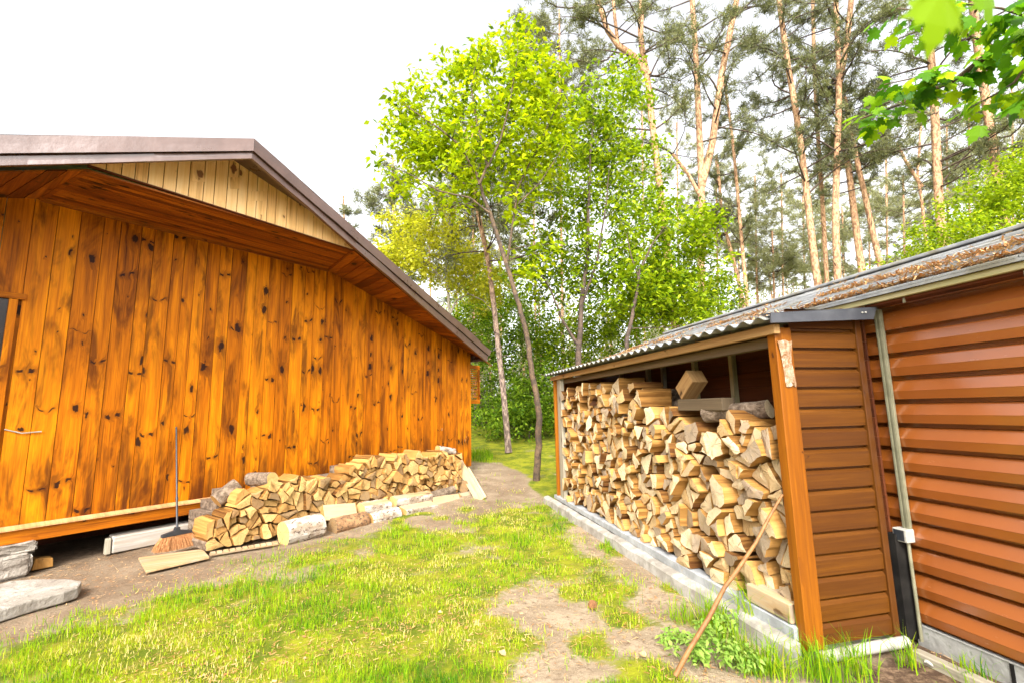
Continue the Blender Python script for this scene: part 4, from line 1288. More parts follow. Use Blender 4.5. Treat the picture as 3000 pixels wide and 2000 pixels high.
# second row of logs behind both stacks, coloured bark-dark so the gaps look shaded
w = MB(); rg = np.random.default_rng(3); y = 0.1
while y < 4.5:
    z = 0.19
    while z < tops(y) - 0.2:
        w.box((0.40, y + rg.normal(0, .004), z + 0.004), (0.78, y + 0.146, z + 0.142), grain=0); z += 0.147
    y += 0.15
w.build("stacked_firewood", MAT["bark"], loc=SH0, rot=(0, 0, -AS), kind="stuff", label="second row of firewood behind the woodshed stack, coloured dark to shade the gaps")
w = MB(); y = yA + 0.12
while y < yB - 0.1:
    z = cgr(y) + 0.0
    while z < ctop(y) - 0.22:
        w.box((0.10, y + 0.004, z + 0.004), (0.60, y + 0.122, z + 0.112), grain=0); z += 0.117
    y += 0.126
w.build("stacked_firewood", MAT["bark"], loc=CAB0, rot=(0, 0, -AW), kind="stuff", label="second row of firewood behind the front cabin logs, coloured dark to shade the gaps")


def round_log(name, p0, p1, rad, barkm, endm, label, cut=None, seed=0, squash=1.0, group=None):
    """log or half log lying from p0 to p1 (world); cut = angle range of bark kept (split faces elsewhere)"""
    rg = np.random.default_rng(seed)
    p0 = np.asarray(p0, float); p1 = np.asarray(p1, float); c = (p0 + p1) / 2; t = p1 - p0; L = np.linalg.norm(t); t /= L
    a = np.cross(t, Z3); a /= np.linalg.norm(a); b = np.cross(a, t)
    n = 22; mb = MB(); nj = 7; rings = []
    ph = rg.uniform(0, 6.28)
    base = []
    for i in range(n):
        q = 2 * math.pi * i / n; r = rad * (1 + 0.05 * math.sin(2 * q + ph) + 0.03 * math.sin(3 * q + 2 * ph))
        y_, z_ = r * math.cos(q), r * math.sin(q) * squash
        if cut is not None: 
            cn = np.array([math.cos(cut[0]), math.sin(cut[0])]); d = y_ * cn[0] + z_ * cn[1]
            if d > cut[1] * rad: y_ -= cn[0] * (d - cut[1] * rad); z_ -= cn[1] * (d - cut[1] * rad)
        base.append((y_, z_, cut is not None and (r * math.cos(q) * math.cos(cut[0]) + r * math.sin(q) * math.sin(cut[0])) > cut[1] * rad))
    for j in range(nj):
        u = j / (nj - 1); o = rg.normal(0, rad * 0.03, 2)
        rings.append([c + t * (L * (u - 0.5)) + a * (y_ * (1 + rg.normal(0, .02)) + o[0] * 0.6) + b * (z_ * (1 + rg.normal(0, .02)) + o[1] * 0.3) for y_, z_, _ in base])
    for j in range(nj - 1):
        for i in range(n):
            k = (i + 1) % n; mt = 1 if (base[i][2] and base[k][2]) else 0
            mb.face([rings[j][i] - c, rings[j][k] - c, rings[j + 1][k] - c, rings[j + 1][i] - c],
                    [(i * .03, j * L / 6), (i * .03 + .03, j * L / 6), (i * .03 + .03, (j + 1) * L / 6), (i * .03, (j + 1) * L / 6)], mt, seed * 0.137 % 1, mt == 0)
    for R_, o in ((rings[0], 1), (rings[-1], -1)):
        mb.face([q - c for q in R_][::o], [(y_, z_) for y_, z_, _ in base][::o], 2, seed * 0.31 % 1)
    return mb.build(name, [barkm, MAT["plank"], endm], loc=c, label=label, cat="firewood log", group=group)


def lying(px0, py0, px1, py1, off, rpx):
    """centre line of a log lying along the cabin wall, seen at these points"""
    p = on_plane(px0, py0, CAB0 + Wn * off, Wn); q = on_plane(px1, py1, CAB0 + Wn * off, Wn)
    d = ((p + q) / 2 - CAM) @ fw
    return p, q, rpx * K * d / F_PX


ge = MAT["log_end_gold"]
pale = MAT["plank"]
BL = [((650, 1226, 735, 1204), 1.30, 27, "birch", None, "thick white birch log on the ground next to the slatted board"),
      ((763, 1209, 838, 1192), 1.30, 19, "bark2", None, "brown barked log with torn orange bark, second in the ground row before the cabin stack"),
      ((846, 1197, 910, 1180), 1.30, 19, "birch", None, "short white birch log with peeling bark, middle of the ground row"),
      ((920, 1178, 992, 1164), 1.30, 21, "birch", (1.3, 0.6), "half birch log with mossy end, right of the middle in the ground row"),
      ((996, 1160, 1056, 1150), 1.30, 18, "bark", (0.4, 0.1), "half log with smooth pale split face turned to the path"),
      ((1060, 1146, 1106, 1134), 1.28, 14, "bark", (0.4, 0.0), "low pale split log at the foot of the leaning board"),
      ((745, 1176, 820, 1170), 1.20, 17, "bark", (0.5, -0.1), "pale flat split billet lying on the brown barked log"),
      ((829, 1168, 890, 1158), 1.18, 16, "birch", (1.2, 0.7), "pinkish birch billet resting on the short white birch log"),
      ((902, 1153, 985, 1140), 1.17, 15, "birch", (1.2, 0.8), "slim birch log resting above the mossy half log"),
      ((975, 1145, 1040, 1126), 1.15, 12, "bark", None, "slim barked branch log below the stack near the leaning board")]
for i, ((x0, y0, x1, y1), off, rp, bk, cut, lb) in enumerate(BL):
    p, q, r_ = lying(x0, y0, x1, y1, off, rp)
    gz = float(zg((p + q)[0] / 2, (p + q)[1] / 2))
    round_log("birch_log" if bk == "birch" else "barked_log", p, q, r_, MAT[bk], ge, lb, cut, i + 1)
# loose pieces on the top of the cabin stack
p = cab(0.55, *cab_px(590, 1102, 0.75)); q = cab(1.0, *cab_px(622, 1098, 0.95))
round_log("barked_log", p, q, 0.085, MAT["bark"], ge, "dark barked round lying on top of the cabin stack above the slatted board", None, 31)
p, q, r_ = lying(1005, 1030, 1042, 1036, 0.85, 8); round_log("birch_log", p, q, r_, MAT["birch"], ge, "small white birch branch on the peak of the cabin stack", None, 33)
p, q, r_ = lying(1065, 1118, 1092, 1112, 1.12, 15); round_log("barked_log", p, q, r_, MAT["bark"], ge, "mossy barked stub beside the leaning board at the end of the stack", None, 34)
p, q, r_ = lying(495, 1150, 545, 1112, 0.72, 17); round_log("barked_log", p, q, r_, MAT["bark"], ge, "grey barked log sloping down at the broom end of the cabin stack", None, 35)

# leaning board at the end of the cabin stack
A_ = on_ground(1112, 1143); B_ = cab(0.62, *cab_px(1058, 1040, 0.70))
t = B_ - A_; L_ = np.linalg.norm(t); t /= L_; wv = Wn - t * (Wn @ t); wv /= np.linalg.norm(wv); nv = np.cross(wv, t)
w = MB(); w.box((-0.16, -0.014, 0), (0.01, 0.014, L_), grain=2, r=0.4, ax=[wv, nv, t])
w.build("leaning_board", MAT["plank"], loc=A_, bevel=0.003, label="pale wide board leaning against the end of the cabin log stack", cat="board")
w = MB(); w.box((0.012, -0.03, 0), (0.05, 0.0, L_ * 0.62), grain=2, r=0.9, ax=[wv, nv, t])
w.build("leaning_batten", MAT["plank"], loc=A_, bevel=0.003, label="narrow pale batten leaning beside the wide board at the path", cat="batten")

# special pieces on the woodshed stack
w = MB(); w.box((0.0, 0, 0), (0.13, 0.60, 0.105), grain=1, r=0.2)
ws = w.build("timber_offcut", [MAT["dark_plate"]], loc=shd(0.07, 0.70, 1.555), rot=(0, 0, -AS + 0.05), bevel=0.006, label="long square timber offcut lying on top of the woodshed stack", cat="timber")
w = MB(); w.box((0.0, -0.13, -0.075), (0.17, 0.13, 0.075), grain=1, r=0.55)
w.build("tilted_block", MAT["eave_wood"], loc=shd(0.16, 1.36, 1.80), rot=(math.radians(-38), 0, -AS), bevel=0.006, label="square wood block tilted on its edge on top of the woodshed stack", cat="wood block")
round_log("barked_log", shd(0.11, 0.98, 1.52), shd(0.28, 0.42, 1.565), 0.07, MAT["bark"], MAT["log_end"], "rough grey barked half log lying on the stack under the square timber", (2.4, 0.55), 41)
w = MB(); w.box((0.0, 0, 0), (0.30, 0.40, 0.12), grain=1, r=0.75)
w.build("timber_offcut", MAT["plank"], loc=shd(-0.02, 0.09, 0.185), rot=(0.0, 0, -AS), bevel=0.008, label="whitish square timber block on the curb at the foot of the corner post", cat="timber")

# ------------------------------------------------------------------ small things in the yard
b0 = on_z(1551, 1551, 0.02); b1 = on_plane(1797, 1135, SH0 - Pd * 0.015, Pd)
ctl = [b0 + (b1 - b0) * t + np.array([0.0, 0, dz]) + Sd * dx for t, dz, dx in ((0, 0, 0), (0.12, 0.012, 0.0), (0.3, -0.008, 0.012), (0.45, 0.004, 0.018), (0.55, 0.0, 0.002), (0.72, 0.0, -0.014), (0.86, 0.004, -0.004), (1, 0, 0))]
w = MB(); w.tube([p - b0 for p in ctl], [0.0155, 0.014, 0.0145, 0.0125, 0.0135, 0.0105, 0.0105, 0.008], 10)
w.build("stick", MAT["stick"], loc=b0, label="long crooked bare stick leaning on the woodshed stack", cat="stick")
p = on_z(1888, 1487, 0.045); q = on_z(2062, 1468, 0.045)
p = shd(0.03, -0.045, 0.04); q = shd(0.74, -0.03, 0.045)
w = MB(); w.tube([(0, 0, 0), (q - p) * 0.5 + Z3 * 0.004, q - p], 0.034, 14)
w.build("plastic_pipe", MAT["white_plastic"], loc=p, label="whitish round pipe lying at the foot of the brown plank end", cat="pipe")
ga = on_z(2100, 1490, 0.03); gb = ga - Sd * 2.4 + Pd * 0.06
t = (gb - ga); L_ = np.linalg.norm(t); ang = math.atan2(t[1], t[0])
w = MB(); w.box((0, -0.035, -0.03), (L_, 0.035, 0.035), grain=0, r=0.3)
w.build("edging_timber", MAT["grey_wood"], loc=(ga[0], ga[1], 0), rot=(0, 0, ang), bevel=0.008, label="mossy edging timber on the soil along the metal building", cat="edging")
# pine cone
g0 = on_ground(1361, 1396); w = MB(); rg = np.random.default_rng(6)
for i in range(60):
    u = i / 60; a = i * 2.4; rr_ = 0.026 * math.sin(math.pi * (0.12 + 0.8 * u)); x = -0.03 + 0.06 * u
    c = np.array([x, rr_ * math.cos(a), 0.024 + rr_ * math.sin(a)]); d = np.array([0.25, math.cos(a), math.sin(a)]); d /= np.linalg.norm(d)
    s = np.cross(d, [1, 0, 0]); s /= np.linalg.norm(s) + 1e-9
    w.face([c - s * .007, c + d * .012 - s * .008, c + d * .015, c + d * .012 + s * .008, c + s * .007], None, 0, 0.5)
w.tube([(-0.028, 0, 0.024), (0.028, 0, 0.024)], [0.016, 0.010], 8)
w.build("pine_cone", MAT["cone"], loc=g0, rot=(0, 0, 0.6), label="brown open pine cone lying on the bare sandy patch", cat="pine cone")
for nm, (px, py), sc, lb in (("paper_scrap", (2132, 1527), 0.035, "white scrap lying on dark soil by the metal building"),
                             ("wood_chip", (1473, 1506), 0.03, "pale wood chip lying in the grass beside the sandy patch"),
                             ("wood_chip", (1152, 1502), 0.035, "whitish bark flake standing in the lawn")):
    g0 = on_ground(px, py); rg = np.random.default_rng(int(px))
    w = MB(); P = [(sc * math.cos(a) * rg.uniform(.6, 1.1), sc * .7 * math.sin(a) * rg.uniform(.6, 1.1), 0.022 + 0.01 * math.sin(a * 2)) for a in np.linspace(0, 5.6, 7)]
    w.prism(P, (0, 0, -0.006), 0, 0.4, (0, 1))
    w.build(nm, MAT["white_plastic"] if nm == "paper_scrap" else MAT["plank"], loc=g0, rot=(0.3, 0.2, 0), label=lb, cat="scrap" if nm == "paper_scrap" else "wood chip")

# ------------------------------------------------------------------ vegetation helpers
def unit(v): return v / (np.linalg.norm(v, axis=-1, keepdims=True) + 1e-9)


def leaf_quads(C, D, N, L, W, rg, droop=0.25):
    """pointed leaves: centre base C, direction D, face normal N, length L, width W (arrays)"""
    S = unit(np.cross(D, N)); n = len(C)
    L = L[:, None]; W = W[:, None]
    base = C; tip = C + D * L - N * L * droop
    a = C + D * L * 0.45 + S * W * 0.5 + N * L * 0.06; b = C + D * L * 0.45 - S * W * 0.5 + N * L * 0.06
    return np.stack([base, a, tip, b], 1)


def spray(points, rg, per, spread, L, flat=0.6):
    """leaves round twig points; faces mostly look up"""
    n = len(points) * per
    C = np.repeat(points, per, 0) + rg.normal(0, spread, (n, 3))
    az = rg.uniform(0, 2 * math.pi, n)
    D = unit(np.stack([np.cos(az), np.sin(az), rg.normal(-0.25, 0.45, n)], 1))
    N = unit(np.stack([rg.normal(0, flat, n), rg.normal(0, flat, n), np.ones(n)], 1))
    ln = L * rg.uniform(0.65, 1.25, n)
    return leaf_quads(C, D, N, ln, ln * rg.uniform(0.45, 0.62, n), rg)


def bez(a, b, sag, n=5, side=None):
    out = []
    for i in range(n + 1):
        t = i / n; p = a + (b - a) * t + Z3 * sag * 4 * t * (1 - t)
        if side is not None: p = p + side * math.sin(math.pi * t)
        out.append(p)
    return out


def broadleaf(name, stems, ellipsoids, mat, bark, seed, twigs, per, leaf, spread, label, cat="tree", group=None, twig_r=0.012, leafrnd=(0.5, 0.28), bend=0.12):
    """stems: list of (polyline, r0, r1); twigs reach from the nearest stem point out to points inside the crown ellipsoids"""
    rg = np.random.default_rng(seed)
    base = np.asarray(stems[0][0][0], float)
    w = MB(); nodes = []
    for pts, ra, rb in stems:
        pts = [np.asarray(p, float) for p in pts]; n = len(pts)
        fine = []
        for i in range(n - 1):
            for t in np.linspace(0, 1, 4, endpoint=False): fine.append(pts[i] + (pts[i + 1] - pts[i]) * t)
        fine.append(pts[-1]); m = len(fine)
        fine = [p + (rg.normal(0, ra * 0.12, 3) if 0 < i < m - 1 else 0) for i, p in enumerate(fine)]
        rad = [ra + (rb - ra) * (i / (m - 1)) ** 0.8 for i in range(m)]
        w.tube([p - base for p in fine], rad, 9)
        for i, p in enumerate(fine): nodes.append((p, rad[i]))
    NP = np.array([p for p, _ in nodes]); NR = np.array([r for _, r in nodes])
    wts = np.array([e[2] for e in ellipsoids], float); wts /= wts.sum()
    P = []; shade = []
    for k in range(twigs):
        e = ellipsoids[rg.choice(len(ellipsoids), p=wts)]
        d = unit(rg.normal(0, 1, 3)); rr = rg.random() ** 0.42
        q = np.asarray(e[0]) + d * rr * np.asarray(e[1])
        dist = np.linalg.norm((NP - q) * np.array([1, 1, 1.2]), axis=1) + np.where(NP[:, 2] > q[2] + 0.1, 0.9, 0)
        j = int(np.argmin(dist))
        a = NP[j]
        r0_ = min(NR[j] * 0.5, twig_r * (0.5 + 0.5 * min(2.0, np.linalg.norm(q - a))))
        tw = bez(a, q, rg.uniform(0.0, 0.10) * np.linalg.norm(q - a), 4, rg.normal(0, bend, 3) * np.linalg.norm(q - a) * 0.5)
        w.tube([p - base for p in tw], np.linspace(r0_, 0.003, 5), 5, cap=False)
        # later twigs may grow from this one
        if k < twigs * 0.6:
            NP = np.vstack([NP, tw[2][None], tw[3][None]]); NR = np.append(NR, [r0_ * 0.7, r0_ * 0.5])
        P += [tw[3] * 0.5 + tw[2] * 0.5, tw[3], tw[3] * 0.4 + tw[4] * 0.6, tw[4]]
    root = empty(name, base, label=label, cat=cat, group=group)
    o = w.build("trunk", bark, root)
    Q = spray(np.array(P) - base, rg, per, spread, leaf)
    rnd = np.clip(rg.normal(leafrnd[0], leafrnd[1], len(Q)) + np.repeat(rg.normal(0, 0.12, len(P)), per), 0, 1)
    link_mesh("crown", quads_mesh("crown", Q, mat, rnd), root)
    return root


def ell(px, py, rx, ry, D, depth=None, w=None):
    """crown ellipsoid standing D metres away, centre and half size read from the view"""
    c = at_depth(px, py, D); s = K / F_PX * ((c - CAM) @ fw)
    r = (rx * s, depth if depth else (rx + ry) / 2 * s * 0.8, ry * s)
    return (c, r, w if w else rx * ry)


# ---- leaning lime green tree in the middle
D1 = 9.9
pt = lambda D, *xy: [at_depth(x, y, D) for x, y in xy]
tb = on_ground(1232, 1100); D1 = tb[1]
trunk = [tb - Z3 * 0.05] + pt(D1, (1237, 1020), (1239, 960), (1233, 906), (1221, 846), (1214, 794), (1206, 752), (1188, 685), (1165, 610), (1132, 510))
broadleaf("lime_tree", [(trunk, 0.078, 0.048),
                        (pt(D1, (1132, 510), (1110, 450), (1095, 400), (1050, 330), (1000, 290), (935, 245)), 0.05, 0.012),
                        (pt(D1 - 0.2, (1100, 425), (1120, 380), (1095, 280), (1082, 200), (1100, 120)), 0.036, 0.01),
                        (pt(D1 - 0.2, (1120, 385), (1150, 320), (1172, 230), (1190, 120)), 0.03, 0.01),
                        (pt(D1 + 0.3, (1165, 600), (1180, 500), (1190, 430), (1240, 330), (1290, 220)), 0.034, 0.01),
                        (pt(D1 - 0.1, (1125, 490), (1080, 455), (1010, 440), (940, 400), (890, 380)), 0.026, 0.008),
                        (pt(D1 + 0.1, (1190, 470), (1240, 420), (1300, 330)), 0.024, 0.008)],
          [ell(1010, 320, 150, 190, D1 + 0.55, 1.3), ell(1160, 230, 150, 180, D1 + 0.55, 1.5), ell(1240, 250, 95, 170, D1 + 0.55, 1.2), ell(1060, 160, 60, 75, D1 + 0.55, 0.7), ell(1200, 105, 70, 70, D1 + 0.55, 0.8),
           ell(930, 380, 75, 80, D1 + 0.55, 0.8), ell(1180, 420, 160, 110, D1 + 0.55, 1.2, 9000), ell(945, 250, 50, 80, D1 + 0.55, 0.6), ell(1230, 600, 90, 75, D1 + 0.55, 0.7, 3500), ell(1100, 330, 190, 130, D1 + 0.55, 1.4)],
          MAT["lime"], MAT["tree_bark"], 5, 430, 5, 0.175, 0.13, "leaning young tree with bright lime green crown in front of the wood", leafrnd=(0.58, 0.26))
# ---- darker green tree behind the woodshed roof
D2 = 13.0
def base_at(px, D):
    q = at_depth(px, 900, D); return np.array([q[0], D, float(zg(q[0], D))])
broadleaf("hornbeam_tree", [([base_at(1322, D2)] + pt(D2, (1328, 830), (1336, 700), (1350, 590), (1352, 450), (1358, 330), (1365, 220)), 0.11, 0.012),
                            (pt(D2, (1336, 700), (1372, 600), (1392, 470), (1400, 380)), 0.05, 0.012),
                            (pt(D2, (1326, 790), (1290, 730), (1262, 660), (1230, 610)), 0.05, 0.012)],
          [ell(1340, 350, 130, 130, D2 + 0.8, 1.8), ell(1400, 280, 110, 120, D2 + 0.8, 1.6), ell(1330, 520, 170, 150, D2 + 0.8, 1.8), ell(1450, 430, 110, 110, D2 + 0.8, 1.5), ell(1280, 640, 120, 100, D2 + 0.8, 1.6), ell(1430, 180, 45, 70, D2 + 0.8, 0.9)],
          MAT["green"], MAT["dark_branch"], 6, 430, 7, 0.16, 0.15, "slender mid green tree with dark double stem behind the woodshed roof", leafrnd=(0.62, 0.26), bend=0.16)
D3 = 12.2
broadleaf("hornbeam_tree", [([base_at(1438, D3)] + pt(D3, (1440, 780), (1462, 680), (1470, 620), (1500, 560), (1545, 500)), 0.075, 0.012),
                            (pt(D3, (1468, 640), (1450, 590), (1440, 540)), 0.03, 0.01)],
          [ell(1530, 520, 130, 80, D3 + 0.8, 1.6), ell(1450, 640, 110, 90, D3 + 0.8, 1.4), ell(1590, 600, 90, 110, D3 + 0.8, 1.5), ell(1540, 700, 120, 70, D3 + 0.8, 1.4)],
          MAT["green"], MAT["dark_branch"], 7, 320, 7, 0.16, 0.15, "low spreading green tree with crooked dark stem over the woodshed roof", leafrnd=(0.66, 0.26), bend=0.16)
# ---- yellow green sapling behind the cabin eave
D4 = 14.5
broadleaf("oak_sapling", [([base_at(1040, D4)] + pt(D4, (1035, 760), (1030, 680), (1022, 600), (1030, 540), (1035, 470)), 0.07, 0.015),
                          (pt(D4, (1028, 650), (985, 610), (930, 605)), 0.03, 0.008), (pt(D4, (1030, 620), (1070, 580), (1110, 570)), 0.03, 0.008),
                          (pt(D4, (1035, 720), (1048, 690), (1075, 675), (1110, 690), (1130, 715)), 0.04, 0.012)],
          [ell(930, 540, 80, 70, D4, 1.3), ell(1040, 530, 90, 75, D4, 1.4), ell(1000, 620, 120, 60, D4, 1.3), ell(900, 600, 50, 40, D4, 1.0), ell(1110, 640, 80, 80, D4, 1.2)],
          MAT["yellow"], MAT["grey_wood"], 8, 260, 7, 0.14, 0.13, "pale yellow green sapling rising behind the cabin eave", leafrnd=(0.6, 0.25))
# ---- bushes
def bush(name, ells, mat, seed, n, per, leaf, label, group=None, rnd=(0.5, 0.28), base=None):
    c = np.mean([e[0] for e in ells], 0)
    b = np.array([c[0], c[1], float(zg(c[0], c[1]))]) if base is None else base
    rg = np.random.default_rng(seed)
    stems = []
    for k in range(4):
        e = ells[k % len(ells)]
        top = np.asarray(e[0]) + np.asarray(e[1]) * rg.uniform(-0.3, 0.4, 3)
        st = b + np.array([rg.normal(0, .15), rg.normal(0, .15), 0]); m_ = (st + top) / 2 + rg.normal(0, .15, 3)
        stems.append(([st, m_, top], 0.03, 0.008))
    return broadleaf(name, stems, ells, mat, MAT["dark_branch"], seed, n, per, leaf, leaf * 1.2, label, cat="bush", group=group, leafrnd=rnd)


bush("hazel_bush", [ell(2290, 470, 110, 90, 13.5, 1.6), ell(2200, 540, 90, 70, 13.2, 1.4), ell(2370, 400, 70, 80, 13.6, 1.5), ell(2290, 600, 150, 60, 13.5, 1.6)], MAT["green"], 21, 420, 9, 0.12, "fresh green bush rising behind the corrugated roof under the maple leaves", rnd=(0.72, 0.25))
bush("hazel_bush", [ell(1180, 960, 100, 60, 16, 1.6), ell(1240, 900, 90, 90, 16.2, 1.6)], MAT["dark_green"], 22, 230, 8, 0.13, "dark green bush behind the trunks between cabin and woodshed", rnd=(0.66, 0.28))
bush("hazel_bush", [ell(1130, 830, 80, 90, 17.2, 1.5), ell(1200, 770, 110, 80, 17.5, 1.5)], MAT["dark_green"], 23, 230, 8, 0.13, "tall dark green bush behind the grey pine trunk by the cabin corner", rnd=(0.72, 0.28))
bush("hazel_bush", [ell(1330, 800, 110, 90, 16.4, 1.8), ell(1420, 740, 110, 80, 16.8, 1.8)], MAT["green"], 24, 260, 8, 0.13, "shady green bush behind the far end of the woodshed", rnd=(0.6, 0.28))
bush("hazel_bush", [ell(1560, 690, 110, 70, 17.5, 1.8), ell(1640, 690, 70, 60, 17.5, 1.5), ell(1520, 620, 90, 60, 17.5, 1.5)], MAT["green"], 25, 240, 8, 0.13, "green bush behind the middle of the woodshed roof below the forked pine", rnd=(0.45, 0.28))
bush("hazel_bush", [ell(1070, 740, 70, 70, 19, 1.6), ell(1140, 690, 80, 70, 19, 1.6)], MAT["green"], 26, 190, 8, 0.14, "light green bush behind the cabin eave tip", rnd=(0.55, 0.28))
bush("hazel_bush", [ell(1280, 960, 120, 60, 20, 2.0), ell(1150, 930, 120, 70, 21, 2.0)], MAT["dark_green"], 27, 240, 8, 0.15, "low dark thicket at the back edge of the grass", rnd=(0.4, 0.25))
bush("rowan_bush", [ell(2100, 600, 60, 30, 16, 1.2), ell(2020, 640, 60, 22, 16, 1.0)], MAT["green"], 28, 60, 6, 0.13, "small green shoots just above the corrugated ridge", rnd=(0.7, 0.2))

# ---- pines
def tufts(P, D, rg, per, ln, wd, spread):
    """needle tufts: thin blades fanning out round the shoot direction"""
    n = len(P) * per
    C = np.repeat(P, per, 0) + rg.normal(0, spread, (n, 3))
    d = unit(np.repeat(D, per, 0) * 0.6 + rg.normal(0, 0.62, (n, 3)) + np.array([0, 0, 0.15]))
    s = unit(np.cross(d, rg.normal(0, 1, (n, 3)))) * (wd * rg.uniform(0.7, 1.4, n))[:, None]
    L = (ln * rg.uniform(0.6, 1.3, n))[:, None]
    return np.stack([C - s * 0.6, C + s * 0.6, C + d * L + s, C + d * L - s], 1)


def pine(label, D, xy, wb, wt_, crown, seed, nbr, blen, orange=0.5, fork=None, group=None, far=False, dens=1.15, per=10, name="pine_tree", big=(), tw=1.0):
    """tall pine: trunk follows the points seen in the view at distance D; crown = lowest/highest view height of the live branches"""
    rg = np.random.default_rng(seed)
    sc = lambda x, y: K / F_PX * ((at_depth(x, y, D) - CAM) @ fw)
    pts = [at_depth(x, y, D) for x, y in xy]
    d = pts[0] - pts[1]; gz = float(zg(pts[0][0], D))
    t = (pts[0][2] - gz) / max(0.2, -d[2]); base = pts[0] + d * min(t, 12) * 0.8; base[2] = gz; base[1] = D
    pts = [base] + pts
    d = unit(pts[-1] - pts[-2]); pts.append(pts[-1] + d * 1.5)
    n = len(pts)
    w = MB()
    rb = 0.68 * wb * sc(*xy[0]) / 2; rtp = 0.74 * wt_ * sc(*xy[-1]) / 2
    fine = []
    for i in range(n - 1):
        for q in np.linspace(0, 1, 5, endpoint=False):
            p0, p1, p2, p3 = pts[max(i - 1, 0)], pts[i], pts[i + 1], pts[min(i + 2, n - 1)]
            fine.append(0.5 * ((2 * p1) + (-p0 + p2) * q + (2 * p0 - 5 * p1 + 4 * p2 - p3) * q * q + (-p0 + 3 * p1 - 3 * p2 + p3) * q ** 3))
    fine.append(pts[-1])
    hz = np.array([p[2] for p in fine]); H = (hz - hz[0]) / (hz[-1] - hz[0])
    rad = [rb * 1.12 + (rtp - rb * 1.12) * h + rb * 0.25 * math.exp(-h * 60) for h in H]
    w.tube([p - base for p in fine], rad, 11, 0, orange)
    axes_ = [(np.array(fine), rad)]
    for f in (fork or []):
        fp = [at_depth(x, y, D) for x, y in f[0]]; d = unit(fp[-1] - fp[-2]); 
        if f[3]: fp.append(fp[-1] + d * 1.5)
        ff = []
        for a, b in zip(fp[:-1], fp[1:]):
            for q in np.linspace(0, 1, 4, endpoint=False): ff.append(a + (b - a) * q)
        ff.append(fp[-1]); rr = np.linspace(f[1] * sc(*f[0][0]) / 2, f[2] * sc(*f[0][0]) / 2, len(ff))
        w.tube([p - base for p in ff], rr, 9, 0, orange + 0.1)
        axes_.append((np.array(ff), rr))
    zlo = at_depth(xy[-1][0], crown[0], D)[2]; zhi = at_depth(xy[-1][0], crown[1], D)[2]
    P = []; DD = []
    def shoot(p, d, L, r):
        """one branch with side shoots"""
        side = rg.normal(0, 0.12, 3); nseg = 6
        e = p + d * L; br = bez(p, e, rg.uniform(-0.05, 0.10) * L, nseg, side * L)
        w.tube([q - base for q in br], np.linspace(r, 0.006, nseg + 1), 5, 1, 0, cap=False)
        for k in range(int((4 + L * 3.2) * dens)):
            t_ = rg.uniform(0.35, 1.0); i = min(int(t_ * nseg), nseg - 1)
            a = br[i] + (br[i + 1] - br[i]) * (t_ * nseg - i)
            dd = unit(d * 0.8 + rg.normal(0, 0.55, 3) + np.array([0, 0, 0.12])); l2 = rg.uniform(0.25, 0.75) * min(1.0, L * 0.5)
            b = a + dd * l2
            w.tube([a - base, (a + b) / 2 - base + rg.normal(0, .03, 3), b - base], [0.010, 0.007, 0.004], 4, 1, 0, cap=False)
            m_ = 3
            for q in range(m_):
                u_ = 0.35 + 0.65 * (q + rg.random() * 0.6) / m_
                P.append(a + (b - a) * min(u_, 1.05)); DD.append(unit(dd + rg.normal(0, .3, 3)))
    for k in range(nbr):
        ax_, rr = axes_[rg.integers(len(axes_))] if len(axes_) > 1 else axes_[0]
        z = rg.uniform(zlo, zhi)
        i = int(np.argmin(np.abs(ax_[:, 2] - z)))
        if abs(ax_[i, 2] - z) > 1.2: continue
        az = rg.uniform(0, 6.283); L = blen * rg.uniform(0.5, 1.25)
        d = unit(np.array([math.cos(az), math.sin(az), rg.normal(0.22, 0.22)]))
        shoot(ax_[i], d, L, max(0.014, min(0.045, rr[i] * 0.35)))
    for (x0, y0, x1, y1, wpx) in big:                              # the limbs one can pick out in the view
        a = at_depth(x0, y0, D); b = at_depth(x1, y1, D) + np.array([0, rg.normal(0, .5), 0])
        d = b - a; L = np.linalg.norm(d); shoot(a, d / L, L, wpx * sc(x0, y0) / 2)
    # dead snags on the bare trunk
    for k in range(9):
        i = rg.integers(int(len(fine) * 0.15), len(fine)); az = rg.uniform(0, 6.283); L = rg.uniform(0.08, 0.5)
        p = fine[i] - base; d = np.array([math.cos(az), math.sin(az), rg.uniform(-.1, .5)]); p = p + d * rad[i] * 0.8
        w.tube([p, p + d * L * .5, p + d * L + np.array([0, 0, rg.normal(0, .1)])], [0.02, 0.014, 0.006], 5, 1, 0)
    root = empty(name, base, label=label, cat="pine tree", group=group)
    w.build("trunk", [MAT["pine_bark"], MAT["dark_branch"]], root)
    if P:
        Q = tufts(np.array(P) - base, np.array(DD), rg, per, 0.16 * tw, 0.012 * tw, 0.05 * tw)
        rnd = np.clip(rg.normal(0.5, 0.22, len(Q)) + np.repeat(rg.normal(0, 0.12, len(P)), per), 0, 1)
        link_mesh("crown", quads_mesh("crown", Q, MAT["needle_hazed"] if far else MAT["needle"], rnd), root)
    return root


